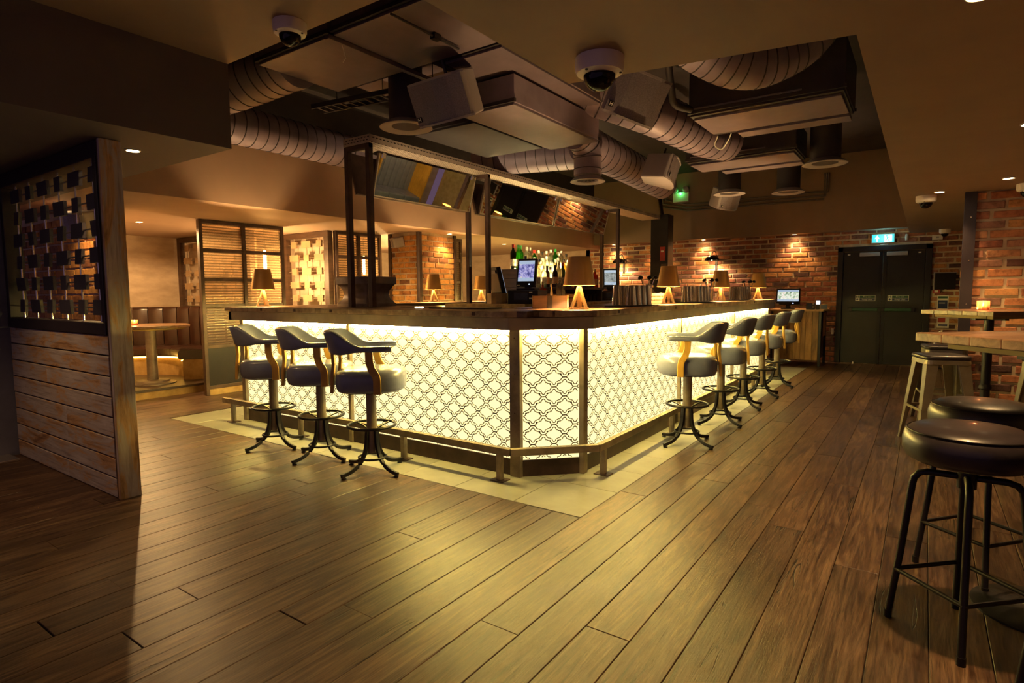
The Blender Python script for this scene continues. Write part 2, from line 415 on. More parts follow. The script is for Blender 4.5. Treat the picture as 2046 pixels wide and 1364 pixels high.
# ---- ceilings
ceil = struct('ceiling')
box('slab', m_slab, -11.2, 3.2, -1.5, 12.2, ZS, ZS + .1, ceil)
MB().prism([(-1.36, -1.5), (-1.36, 2.395), (XR + .003, 2.575), (XR, 11.9), (3.2, 11.9), (3.2, -1.5)], ZL, ZL + .16, None).build('low_ceiling', m_paint, ceil)
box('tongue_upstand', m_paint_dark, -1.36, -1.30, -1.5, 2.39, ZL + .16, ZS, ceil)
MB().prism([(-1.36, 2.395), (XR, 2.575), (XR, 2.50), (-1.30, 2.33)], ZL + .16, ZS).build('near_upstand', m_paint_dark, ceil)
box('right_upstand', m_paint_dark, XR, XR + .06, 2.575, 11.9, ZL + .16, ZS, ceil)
box('upper_ceiling', m_paint, -3.717, -1.36, -1.5, 2.145, ZU, ZU + .12, ceil)
box('upper_upstand', m_slab, -3.717, -1.36, 2.085, 2.145, ZU + .12, ZS, ceil)
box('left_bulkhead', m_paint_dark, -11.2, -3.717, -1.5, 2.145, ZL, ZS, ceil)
box('booth_ceiling', m_paint_lit, -11.2, XLB - .10, 2.145, 12.0, ZL, ZL + .1, ceil)
box('long_bulkhead', m_paint_lit, XLB - .10, XLB, 2.145, 12.0, ZL, 2.90, ceil)
box('void_lining', m_slab, XLB - .10, XLB, 2.145, 12.0, 2.90, ZS, ceil)
box('back_bulkhead', m_paint, XLB, XR, YBF, YB + .1, ZB, ZS, ceil)
# ---- bricks
def brick_wall(parent, origin, udir, normal, Ln, z0, z1, bm, holes=(), course=.0895, bl=.245, mort=.025, seed=1, prio=None, limit=300, proud=.014):
    rr = random.Random(seed); u = Vector(udir); nrm = Vector(normal); o = Vector(origin)
    variants = []
    for i in range(7):
        hh = course - mort; b = MB(); j = lambda s: rr.uniform(-s, s)
        def ring(yy, ins, jj):
            return [(ins + j(jj), yy, ins + j(jj)), (bl - ins + j(jj), yy, ins + j(jj)), (bl - ins + j(jj), yy, hh - ins + j(jj)), (ins + j(jj), yy, hh - ins + j(jj))]
        b.loft([ring(-.03, 0, .002), ring(proud * .6, 0, .003), ring(proud + j(.003), .005, .0035)])
        variants.append(b.mesh('brick', bm))
    rz = math.atan2(u.y, u.x); mxr = Matrix.Rotation(rz, 4, 'Z')
    flip = (mxr.to_3x3() @ Vector((0, 1, 0))).dot(nrm) < 0
    lst = []; row = 0; z = z0 + mort
    while z + course - mort < z1 + .02:
        pos = -(bl + mort) * (.5 if row % 2 else 0) - rr.random() * .06
        while pos < Ln:
            a, e = max(pos, 0), min(pos + bl, Ln)
            segs = [(a, e)]
            for (h0, h1, hz0, hz1) in holes:
                if z + course > hz0 and z < hz1:
                    ns = []
                    for s0, s1 in segs:
                        if s1 <= h0 or s0 >= h1: ns.append((s0, s1))
                        else:
                            if s0 < h0: ns.append((s0, h0))
                            if s1 > h1: ns.append((h1, s1))
                    segs = ns
            for s0, s1 in segs:
                if s1 - s0 > .03: lst.append((s0, s1, z, rr.randrange(7)))
            pos += bl + mort * rr.uniform(.8, 1.3)
        z += course; row += 1
    if prio: lst.sort(key=prio)
    stuff = MB()
    for i, (s0, s1, z, vi) in enumerate(lst):
        sx = (s1 - s0) / bl; p = o + u * s0 + Vector((0, 0, z))
        if i < limit:
            b = mk('brick', variants[vi], parent, loc=p); b.rotation_euler = (0, 0, rz); b.scale = (sx, -1 if flip else 1, 1)
        else:
            me = variants[vi]; T = Matrix.Translation(p) @ mxr @ Matrix.Diagonal((sx, -1 if flip else 1, 1, 1))
            stuff.add([T @ v.co for v in me.vertices], [tuple(pl.vertices) for pl in me.polygons])
    if stuff.v: stuff.build('far_bricks', bm, parent)['kind'] = 'stuff'
# back wall (y = 11.9), door opening u from x
wb = struct('wall_back')
box('mortar_bed', m_mortar, -6.3, 2.0, YB, YB + .15, 0, ZL + .12, wb)
DX0, DX1, DZ = -1.285, .075, 2.035
brick_wall(wb, (-6.2, YB, 0), (1, 0, 0), (0, -1, 0), 7.0, 0, 2.32, m_brick, [(DX0 + 6.2, DX1 + 6.2, 0, DZ)], seed=3,
           prio=lambda t: (0 if (t[2] > 1.1 or t[0] > 3.6) else 1, -t[0]))
# brick pillar on the right
wr = struct('wall_right')
PX, PY = .315, 7.30
box('mortar_bed', m_mortar, PX, 3.1, PY, PY + .5, 0, ZL, wr)
brick_wall(wr, (PX + .06, PY, 0), (1, 0, 0), (0, -1, 0), 1.6, 0, ZL - .02, m_brick, seed=9, course=.092, bl=.25, mort=.026, proud=.02)
brick_wall(wr, (PX, PY + .02, 0), (0, 1, 0), (-1, 0, 0), .46, 0, ZL - .02, m_brick, seed=10, course=.092, bl=.25, mort=.026, proud=.02)
MB().box(PX - .035, PX - .027, PY - .04, PY + .03, 0, ZL).box(PX - .035, PX + .06, PY - .045, PY - .035, 0, ZL).build('steel_corner', m_frame, wr)
bm_ = MB()
for i in range(5): bm_.lathe([(.006, 0), (.006, .004), (0, .005)], 8, mx=Matrix.Translation((PX + .02, PY - .045, .3 + i * .42)) @ Matrix.Rotation(R(90), 4, 'X'))
bm_.build('bolt_heads', m_chrome, wr)['kind'] = 'stuff'
box('far_right_wall', m_mortar, 3.05, 3.15, -1.5, 12, 0, ZL, wr)
brick_wall(wr, (3.05, 2.4, 0), (0, 1, 0), (-1, 0, 0), 4.8, 0, ZL - .02, m_brick, seed=12, course=.092, bl=.25, mort=.026, proud=.02, limit=0)
# left walls
wl = struct('wall_left')
box('slate_wall', m_blue, -6.2, -5.96, .55, 1.64, 0, ZL, wl)
box('corridor_wall', m_blue, -6.2, -5.96, -1.5, -.3, 0, ZL, wl)
wbb = struct('wall_booth_back')
box('booth_back_wall', m_plaster, -10.5, -10.3, 2.1, 12.0, 0, ZL, wbb)
wbe = struct('wall_booth_end')
box('booth_end_wall', m_plaster, -10.3, -6.2, YB, YB + .15, 0, ZL, wbe)
wbk = struct('wall_booth')
box('mortar_bed', m_mortar, -10.3, -6.85, 2.58, 2.72, 0, ZL, wbk)
brick_wall(wbk, (-9.4, 2.58, 0), (1, 0, 0), (0, -1, 0), 2.55, .9, ZL - .03, m_brick_y, seed=15, course=.095, bl=.27, mort=.02, proud=.02)
# door in slate wall (dark) and its threshold
d2 = struct('door_2')
box('door_leaf', m_door, -6.10, -6.05, -.3, .55, 0, 2.05, d2, .004)
box('door_head', m_blue, -6.2, -5.96, -.3, .55, 2.05, ZL, d2)
box('threshold', m_chrome, -5.98, -5.72, .9, 1.46, 0, .018, d2, .004)
# brick pier behind the bar
pr = struct('wall_pier')
PA, PB, PC, PD = -7.02, -6.40, 6.64, 7.46
box('mortar_bed', m_mortar, PA, PB, PC, PD, 0, ZL, pr)
brick_wall(pr, (PA, PC, .9), (1, 0, 0), (0, -1, 0), PB - PA, 0, ZL - .92, m_brick_y, seed=20, course=.085, bl=.22, mort=.02)
brick_wall(pr, (PB, PC, .9), (0, 1, 0), (1, 0, 0), PD - PC, 0, ZL - .92, m_brick_y, seed=21, course=.085, bl=.22, mort=.02)
for (px, py) in ((PB, PC), (PA, PC), (PB, PD)):
    MB().box(px - .03, px + .03, py - .03, py + .03, 0, ZL).build('steel_corner', m_dsteel, pr)
# ---- fire doors
d1 = struct('door_1')
fy = YB - .045
MB().box(DX0, DX0 + .085, fy, YB + .1, 0, DZ).box(DX1 - .085, DX1, fy, YB + .1, 0, DZ).box(DX0, DX1, fy, YB + .1, DZ - .085, DZ).build('door_frame', m_door, d1, None, .005)
xm = (DX0 + DX1) / 2
for a, b_, sx in ((DX0 + .09, xm - .006, 1), (xm + .006, DX1 - .09, -1)):
    leaf = box('door_leaf', m_door, a, b_, YB - .02, YB + .03, .01, DZ - .09, d1, .004)
    inner = b_ if sx > 0 else a
    box('meeting_stile', m_black, inner - .05 if sx > 0 else inner, inner if sx > 0 else inner + .05, YB - .032, YB - .02, .01, DZ - .09, leaf)
    c = (a + b_) / 2 + (.06 if sx > 0 else -.06)
    bar = box('push_bar', m_green, c - .19, c + .19, YB - .075, YB - .045, .925, .975, leaf, .006)
    MB().box(c - .24, c - .19, YB - .085, YB - .02, .915, .985).box(c + .19, c + .24, YB - .085, YB - .02, .915, .985).build('bar_end', m_black, leaf, None, .005)
    s = box('fire_sign', m_sign, c - .15, c + .15, YB - .024, YB - .0205, 1.095, 1.195, leaf)
    box('green_band', m_green, c - .085, c + .142, YB - .0255, YB - .0242, 1.146, 1.187, s)
    box('blue_band', m_navy, c - .085, c + .142, YB - .0255, YB - .0242, 1.103, 1.144, s)
    mxt = lambda x, z: Matrix.Translation((x, YB - .0268, z)) @ Matrix.Rotation(R(90), 4, 'X')
    text('lettering', 'Fire exit', .036, m_sign, s, mxt(c + .028, 1.167)); text('lettering', 'Keep clear', .036, m_sign, s, mxt(c + .028, 1.124))
    MB().box(c - .138, c - .128, YB - .0255, YB - .0242, 1.15, 1.187).box(c - .110, c - .1, YB - .0255, YB - .0242, 1.15, 1.187).box(c - .128, c - .11, YB - .0255, YB - .0242, 1.165, 1.172).build('pictogram', m_green, s)
    MB().lathe([(.016, 0), (.016, .0012)], 16, mx=Matrix.Translation((c - .119, YB - .0242, 1.125)) @ Matrix.Rotation(R(90), 4, 'X')).build('pictogram', m_navy, s)
    box('door_closer', m_grey, (a + b_) / 2 - .15 + sx * .1, (a + b_) / 2 + .15 + sx * .1, YB - .06, YB - .02, DZ - .175, DZ - .108, leaf, .006)
    ex = a + .08 if sx > 0 else b_ - .08
    box('maker_tag', m_white, ex - .02, ex + .02, YB - .026, YB - .02, DZ - .145, DZ - .125, leaf)
box('lock_cover', m_chrome, xm - .022, xm + .022, YB - .06, YB - .03, .93, .97, d1, .004)
MB().lathe([(.012, 0), (.012, .03), (.006, .035)], 12, c=(DX0 + .3, YB - .10, 0)).build('door_stop', m_white, d1)

# ================================================================== THE BAR
BX0, BX1, BY0 = -5.67, -1.95, 3.307          # left end, right face, front face
CH = .31                                     # chamfer
BYE = 9.49
ZF0, ZF1 = 1.025, 1.11                       # fascia
CZ = 1.155
bar = thing('bar_counter', 'long island bar front of glowing cream fretwork panels framed in dark steel', 'bar counter')
def wave_rows(L_, Hh):
    """polylines (u,z) of the quatrefoil lattice"""
    P, q = .152, .067; base = []
    half = [(.021 * math.sin(R(a)), .007 + .021 * math.cos(R(a)) - .002) for a in range(0, 91, 18)]
    half += [(.031, .005), (.031, 0), (.045, 0), (.045, -.005)]
    half += [(P / 2 - .021, -.005)] if P / 2 - .021 > .0451 else []
    half += [(P / 2 - x_, -z_) for x_, z_ in half[:6][::-1]]
    full = half + [(P - x_, z_) for x_, z_ in half[::-1][1:]]
    rows = []; i = 0; z = .004
    while z < Hh - .02:
        u0 = -P + (P / 2 if i % 2 else 0); pts = []
        while u0 < L_:
            pts += [(u0 + a, z + b_) for a, b_ in full[:-1]]; u0 += P
        rows.append(pts); z += q; i += 1
    return rows
LW = .0033
def fret(name, o, u, n, L_, z0, z1, parent):
    o, u, n = Vector(o), Vector(u), Vector(n); b = MB(); Hh = z1 - z0
    for pts in wave_rows(L_, Hh):
        for off in (.0088, -.0088):
            m = len(pts); edge = []
            for i, p in enumerate(pts):
                a, c = pts[max(i - 1, 0)], pts[min(i + 1, m - 1)]
                tx, tz = c[0] - a[0], c[1] - a[1]; l = math.hypot(tx, tz) or 1
                nx, nz = -tz / l, tx / l
                edge.append(((p[0] + nx * (off - LW), p[1] + nz * (off - LW)), (p[0] + nx * (off + LW), p[1] + nz * (off + LW))))
            for i in range(m - 1):
                q = [edge[i][0], edge[i + 1][0], edge[i + 1][1], edge[i][1]]
                if min(t[0] for t in q) < .003 or max(t[0] for t in q) > L_ - .003 or min(t[1] for t in q) < .003 or max(t[1] for t in q) > Hh - .003: continue
                b.add([o + u * t[0] + n * .0025 + Vector((0, 0, z0 + t[1])) for t in q], [(0, 1, 2, 3)])
    b.build(name, m_line, parent)
def glow_panel(p0, p1, n):
    p0, p1, n = Vector((*p0, 0)), Vector((*p1, 0)), Vector((*n, 0)); u = (p1 - p0).normalized(); L_ = (p1 - p0).length
    mx = Matrix((u.to_4d(), n.to_4d(), (0, 0, 1, 0), (0, 0, 0, 1))).transposed(); mx.translation = p0
    mx[3][3] = 1; mx[3][0] = mx[3][1] = mx[3][2] = 0
    pn = MB().box(0, L_, -.02, 0, .118, 1.03, mx).build('backlit_panel', m_backlit, bar)
    fret('fretwork_lines', p0, u, n, L_, .118, 1.03, pn)
    MB().box(.0, L_, -.06, .012, 0, .118, mx).build('plinth_board', m_dsteel, bar)
    led = MB().box(.02, L_ - .02, .006, .016, 1.010, 1.020, mx).build('led_strip', m_led, bar)
def upright(x0, x1, y0, y1, rz=0, c=None, w_=.05, d_=.04):
    b = MB()
    if c:
        mx = Matrix.Translation((c[0], c[1], 0)) @ Matrix.Rotation(rz, 4, 'Z'); b.box(-w_ / 2, w_ / 2, -d_ / 2, d_ / 2, 0, ZF0 + .01, mx)
        up = b.build('steel_upright', m_steel, bar, None, .003)
        s = MB()
        for z in (.18, .45, .72, .97):
            s.lathe([(.005, 0), (.004, .002), (0, .003)], 8, mx=mx @ Matrix.Translation((0, -d_ / 2, z)) @ Matrix.Rotation(R(90), 4, 'X'))
        s.build('rivets', m_dsteel, up)['kind'] = 'stuff'
xs = [BX0 + .02, -4.012, -2.275]
glow_panel((BX0 + .04, BY0), (-4.03, BY0), (0, -1)); glow_panel((-3.995, BY0), (BX1 - CH - .04, BY0), (0, -1))
glow_panel((BX1 - CH + .01, BY0 + .01), (BX1 - .01, BY0 + CH - .01), (.7071, -.7071))
ys = [BY0 + CH + .02, 5.60, 7.53, BYE]
for a, b_ in zip(ys[:-1], ys[1:]): glow_panel((BX1, a + .015), (BX1, b_ - .015), (1, 0))
glow_panel((BX0, BYE), (BX0, BY0 + .04), (-1, 0))
for px, w_ in ((BX0 + .025, .06), (-4.012, .035), (-2.282, .085)): upright(0, 0, 0, 0, 0, (px, BY0 - .012), w_)
for py, w_ in ((BY0 + CH + .012, .06), (5.60, .03), (7.53, .03), (BYE - .02, .05)): upright(0, 0, 0, 0, R(90), (BX1 + .012, py), w_)
outer = [(BX0 - .10, BY0 - .09), (BX1 - CH - .03, BY0 - .09), (BX1 + .08, BY0 + CH + .02), (BX1 + .08, BYE + .18)]
def band(pts, off, th, z0, z1, name, m, parent, bev=.002):
    """fascia strips along the outer polyline"""
    for a, b_ in zip(pts[:-1], pts[1:]):
        a, b_ = Vector((*a, 0)), Vector((*b_, 0)); u = (b_ - a).normalized(); n = Vector((u.y, -u.x, 0))
        mx = Matrix.Identity(4); mx.col[0] = u.to_4d(); mx.col[1] = n.to_4d(); mx.col[0][3] = mx.col[1][3] = 0; mx.translation = a
        MB().box(0, (b_ - a).length, -th + off, off, z0, z1, mx).build(name, m, parent, None, bev)
band(outer, 0, .05, ZF0, ZF1, 'fascia', m_fascia, bar)
box('end_fascia', m_fascia, outer[0][0], outer[0][0] + .05, outer[0][1] + .0, 8.0, ZF0, ZF1, bar, .002)
box('end_fascia', m_fascia, -2.45, outer[3][0], BYE + .13, BYE + .18, ZF0, ZF1, bar, .002)
MB().prism([(BX0 - .05, BY0 - .04), (BX1 - CH - .05, BY0 - .04), (BX1 + .03, BY0 + CH), (BX1 + .03, BYE + .1), (-2.4, BYE + .1), (-2.4, 3.85), (BX0 - .05, 3.85)], 1.032, ZF1).build('soffit_board', m_fascia, bar)
MB().box(BX0 + .02, BX1 - .45, BY0 + .03, BY0 + .06, .12, 1.03).box(BX1 - .06, BX1 - .03, BY0 + .45, BYE, .12, 1.03).box(BX0 + .03, BX0 + .06, BY0 + .05, BYE, .12, 1.03).build('carcass', m_black, bar)
# worktop of reclaimed boards
top = thing('bar_worktop', 'reclaimed timber worktop running round the island bar with scarred board edges', 'worktop')
e = [(BX0 - .13, BY0 - .115), (BX1 - CH - .045, BY0 - .115), (BX1 + .105, BY0 + CH + .03), (BX1 + .105, BYE + .21)]
ZT = ZF1 + .003
def lip(a, b_, n_seg, seed):
    rr = random.Random(seed); a, b_ = Vector((*a, 0)), Vector((*b_, 0)); u = (b_ - a).normalized(); n = Vector((u.y, -u.x, 0)); Lt = (b_ - a).length
    cuts = [0] + sorted((i + rr.uniform(-.3, .3)) / n_seg * Lt for i in range(1, n_seg)) + [Lt]
    mx = Matrix.Identity(4); mx.col[0] = (*u, 0); mx.col[1] = (*n, 0); mx.translation = a
    for s0, s1 in zip(cuts[:-1], cuts[1:]):
        o = MB().box(s0 + .001, s1 - .001, -.06, rr.uniform(-.003, .001), ZT, CZ, mx).build('edge_board', m_edge, top, None, .004)
        if rr.random() < .7:
            c = (s0 + s1) / 2; MB().box(c - .015, c + .015, 0, .0022, ZT + .010, CZ - .008, mx).build('patch', m_brown, o)
lip(e[0], e[1], 7, 4); lip(e[1], e[2], 1, 5); lip(e[2], e[3], 10, 6); lip((e[0][0], 8.0), e[0], 6, 8); lip(e[3], (-2.5, e[3][1]), 1, 9)
xa, xb = e[0][0] + .058, BX1 - CH - .045
for j in range(3):
    y0 = e[0][1] + .06 + j * .175; y1 = y0 + .173
    cuts = [xa, -4.6 + j * .3, -3.2 - j * .25, xb + (.10 if j == 0 else .15 + .1 * j)]
    for s0, s1 in zip(cuts[:-1], cuts[1:]): box('worktop_board', m_counter, s0 + .001, s1 - .001, y0, y1, ZT + .001, CZ, top, .002)
MB().prism([(xb + .1, e[1][1] + .061), (xb + .01, e[1][1] + .061), (xb - .0, e[1][1] + .061), (xb + .10, e[1][1] + .075), (BX1 + .045, BY0 + CH + .05), (BX1 + .045, 3.90), (-2.16, 3.90), (-2.16, 3.25)], ZT + .0005, CZ - .0007).build('corner_board', m_counter_y, top)
for j in range(3):
    x1 = BX1 + .044 - j * .175; x0 = x1 - .173
    cuts = [3.905, 5.4 + j * .5, 7.4 + j * .3, e[3][1] - .06]
    if j: cuts[0] = 3.72
    for s0, s1 in zip(cuts[:-1], cuts[1:]): box('worktop_board', m_counter_y, x0, x1, s0 + .001, s1 - .001, ZT + .001, CZ, top, .002)
    x0 = xa + j * .175
    for s0, s1 in zip([3.72, 5.3 + .2 * j], [5.3 + .2 * j, 8.0]): box('worktop_board', m_counter_y, x0, x0 + .173, s0 + .001, s1 - .001, ZT + .001, CZ, top, .002)
for j in range(3): box('worktop_board', m_counter, -5.2 + .002, -3.85, 3.776 + j * .175, 3.776 + j * .175 + .173, ZT + .001, CZ, top, .002)
box('worktop_board', m_counter_y, -2.80, -2.46, 3.95, 6.3, ZT + .001, CZ, top, .002)
# foot rail
rail = thing('foot_rail', 'square steel foot rail on short posts running along the bar base', 'foot rail')
ry = BY0 - .145; rp = [(-5.83, ry), (BX1 - CH + .02, ry), (BX1 + .145, BY0 + CH - .02), (BX1 + .145, BYE + .1)]
for a, b_ in zip(rp[:-1], rp[1:]):
    MB().tube([(a[0], a[1], .208), (b_[0], b_[1], .208)], 0, sq=(.042, .05)).build('rail_bar', m_steel, rail, None, .003)
sp = [(-5.66, ry), (-4.55, ry), (-3.25, ry), (-2.33, ry)] + [(BX1 + .145, y_) for y_ in (3.68, 5.05, 6.6, 8.1, 9.45)]
for px, py in sp:
    o = MB().box(px - .019, px + .019, py - .019, py + .019, .006, .184).build('rail_post', m_steel, rail, None, .003)
    MB().box(px - .055, px + .055, py - .045, py + .045, .0016, .008).build('base_plate', m_dsteel, o, None, .001)

# ------------------------------------------------------------------ captain's bar stools
def rrect(w_, h_, r, n=4):
    out = []
    for cx, cy, a in ((w_ - r, h_ - r, 0), (-w_ + r, h_ - r, 90), (-w_ + r, -h_ + r, 180), (w_ - r, -h_ + r, 270)):
        for i in range(n + 1):
            t = R(a + 90 * i / n); out.append((cx + r * math.cos(t), cy + r * math.sin(t)))
    return out
def make_captain():
    t = thing('bar_stool', 'x', 'bar stool')
    # seat cushion: straight back, rounded front
    plan = []
    for i in range(40):
        a = 2 * math.pi * i / 40; cx, sy = math.cos(a), math.sin(a); p = 2.4 if sy > 0 else 4.5
        rr_ = (abs(cx) ** p + abs(sy) ** p) ** (-1 / p); plan.append((cx * rr_ * .235, sy * rr_ * .235 + .015))
    rings = []
    for z, s_ in ((.600, .90), (.608, .96), (.628, 1.0), (.66, 1.02), (.70, 1.02), (.728, 1.0), (.744, .95), (.752, .85), (.756, .6), (.758, .2)):
        rings.append([(x_ * s_, (y_ - .015) * s_ + .015, z) for x_, y_ in plan])
    MB().loft(rings).build('seat_cushion', m_leather_blue, t, 60)
    rings = [[(x_ * s_, (y_ - .015) * s_ + .015, z) for x_, y_ in plan] for z, s_ in ((.592, .8), (.6, .8))]
    MB().loft(rings).build('seat_base', m_black, t)
    # wrap-round back and arms
    path = [(.232, .17), (.234, .10), (.236, .0), (.232, -.08), (.205, -.165), (.14, -.222), (.06, -.245), (0, -.25)]
    path = path + [(-x_, y_) for x_, y_ in path[::-1][1:]]
    pts = smoothpath([(x_, y_, 0) for x_, y_ in path], 5); rings = []
    n = len(pts)
    for i, p in enumerate(pts):
        tv = (pts[min(i + 1, n - 1)] - pts[max(i - 1, 0)]).normalized(); nv = Vector((tv.y, -tv.x, 0))
        q = min(max((-.035 - p.y) / .15, 0), 1); q = q * q * (3 - 2 * q)     # 0 on the arms, 1 at the back
        zb, zt, th = .885 - .02 * q, .922 + .105 * q, .052 - .006 * q
        lean = .045 * q
        sec = rrect(th / 2, (zt - zb) / 2, min(.016, (zt - zb) / 2 - .001), 3)
        if p.y > .16: sec = [(a * .8, b_ * .8) for a, b_ in sec]
        rings.append([(p.x - nv.x * (a) + (-nv.x) * 0 + (p.x * .0) + nv.x * 0, p.y - nv.y * a - lean * ((b_ + (zt - zb) / 2) / (zt - zb)), (zb + zt) / 2 + b_) for a, b_ in sec])
    MB().loft(rings).build('backrest', m_leather_blue, t, 60)
    b = MB()
    seamz = [p for p in pts if p.y < -.05]
    for s in (-1, 1):
        MB().tube([(s * .190, -.205, .875), (s * .196, -.222, .94), (s * .197, -.236, 1.0)], .0025, 6).build('seam', m_black, t)
        # rear slat
        MB().tube([(s * .135, -.235, .90), (s * .140, -.228, .80), (s * .146, -.238, .70), (s * .148, -.242, .60)], 0, sq=(.05, .022), up=(0, 1, 0)).build('back_slat', m_honey, t, None, .004)
        # front slat with elbow
        MB().tube([(s * .232, .02, .895), (s * .234, .022, .82), (s * .238, .035, .77), (s * .250, .065, .725), (s * .251, .072, .69), (s * .250, .072, .598)], 0, sq=(.022, .052), up=(0, 1, 0)).build('arm_slat', m_honey, t, None, .004)
    MB().lathe([(.036, .14), (.036, .595)], 24).lathe([(.09, .578), (.09, .592)], 20).build('column', m_steel, t, 40)
    ri = MB().ring((0, 0, .338), .168, .0105, 40, 8)
    ri.build('foot_ring', m_black, t, 60)
    for i in range(4):
        a = R(45 + 90 * i); c, s = math.cos(a), math.sin(a)
        MB().tube([(c * .03, s * .03, .30), (c * .10, s * .10, .322), (c * .168, s * .168, .335)], .007, 6).build('spoke', m_black, t, 60)
        pr_ = [(.042, .31), (.046, .26), (.052, .20), (.075, .13), (.115, .075), (.17, .043), (.225, .03), (.272, .024)]
        P = smoothpath([(c * r_, s * r_, z) for r_, z in pr_], 3)
        lg = MB().tube(P, 0, sq=(.026, .022), up=(-c, -s, .35)).build('leg', m_black, t, None, .003)
        MB().lathe([(.018, .0), (.018, .006), (.007, .010), (.007, .016)], 12, c=(c * .252, s * .252, .0016)).build('foot_glide', m_black, lg)
    MB().ring((0, 0, .105), .098, .008, 32, 6).build('brace_ring', m_black, t, 60)
    return t
cap = make_captain()
LBL = 'blue leather captain stool with beech slats '
fpos = [(-4.45, 2.84, 'beside the bar end with brass lamp'), (-3.825, 2.845, 'between two others on short bar side'), (-3.225, 2.825, 'on short bar side nearest chamfered corner')]
for i, (x_, y_, tx) in enumerate(fpos):
    if i == 0: cap.location = (x_, y_, 0); cap.rotation_euler = (0, 0, R(-44)); tag(cap, LBL + tx, group='captain stools along the bar')
    else: copy_tree(cap, None, (x_, y_, 0), R(-44 - 2 * i), LBL + tx)
rt = ['on long bar side nearest chamfered corner', 'on long bar side second from corner', 'on long bar side third from corner', 'on long bar side fourth from corner', 'on long bar side nearest till cabinet']
for (x_, y_, a), tx in zip(((-1.60, 4.84, 112), (-1.585, 5.78, 104), (-1.605, 6.72, 100), (-1.60, 7.60, 102), (-1.60, 8.50, 104)), rt):
    copy_tree(cap, None, (x_, y_, 0), R(a), LBL + tx)

# ================================================================== GANTRY OVER THE BAR
gan = thing('bar_gantry', 'brown steel gantry over the bar carrying a long perforated metal tray', 'gantry')
GX0, GX1 = -4.455, -4.165; GY = [3.70, 5.46, 8.97]
for gy in GY:
    for gx in (GX0, GX1):
        MB().box(gx - .025, gx + .025, gy - .025, gy + .025, CZ, 2.632).build('post', m_dsteel, gan, None, .003)
    MB().box(GX0 - .025, GX1 + .025, gy - .0252, gy + .0252, 2.59, 2.6325).build('cross_bar', m_dsteel, gan, None, .003)
def perforated():
    m = bpy.data.materials.new('perforated_metal'); N, L, b = nodes_of(m); MATS['perf'] = m
    v = coords(N, L, 'world', (1, 1, 1)); vx = N.new('ShaderNodeSeparateXYZ'); L.new(v, vx.inputs[0])
    def frac(o, sc_):
        a = N.new('ShaderNodeMath'); a.operation = 'MULTIPLY'; a.inputs[1].default_value = sc_; L.new(o, a.inputs[0])
        f = N.new('ShaderNodeMath'); f.operation = 'FRACT'; L.new(a.outputs[0], f.inputs[0])
        g = N.new('ShaderNodeMath'); g.operation = 'GREATER_THAN'; g.inputs[1].default_value = .42; L.new(f.outputs[0], g.inputs[0]); return g.outputs[0]
    mu = N.new('ShaderNodeMath'); mu.operation = 'MULTIPLY'; L.new(frac(vx.outputs[0], 38), mu.inputs[0]); L.new(frac(vx.outputs[1], 24), mu.inputs[1])
    L.new(ramp(N, L, mu.outputs[0], [(0, (.62, .50, .38)), (1, (.14, .10, .08))]), b.inputs['Base Color'])
    b.inputs['Roughness'].default_value = .5; b.inputs['Metallic'].default_value = .3; return m
m_perf = perforated()
TX_0, TX_1, TYE = -4.475, -4.118, 10.72
box('tray_base', m_perf, TX_0, TX_1, 3.672, TYE, 2.634, 2.640, gan)
m_slot = mat('slotted_flange', (.52, .42, .33), .5, .1)
for a, b_ in ((TX_0, TX_0 + .004), (TX_1 - .004, TX_1)): box('tray_flange', m_slot, a, b_, 3.672, TYE, 2.640, 2.702, gan)
box('tray_flange', m_slot, TX_0, TX_1, 3.668, 3.672, 2.634, 2.702, gan)
sl = MB()
for i in range(160):
    y_ = 3.70 + i * .044; sl.box(TX_1, TX_1 + .0012, y_, y_ + .024, 2.675, 2.683)
for r_ in range(2):
    for i in range(8): sl.box(TX_0 + .02 + i * .042 + r_ * .015, TX_0 + .042 + i * .042 + r_ * .015, 3.6668, 3.668, 2.652 + r_ * .025, 2.660 + r_ * .025)
o = sl.build('slots', m_black, gan); o['kind'] = 'stuff'
for y_ in (5.95, 6.75, 7.55, 8.35):
    c = (-4.27, y_, 2.634)
    r0 = MB().ring((c[0], c[1], 2.630), .035, .006, 20, 6).build('downlight_ring', m_white, gan, 60)
    MB().lathe([(.03, 0), (.03, .003)], 16, c=(c[0], c[1], 2.629)).build('lens', m_grey, r0)
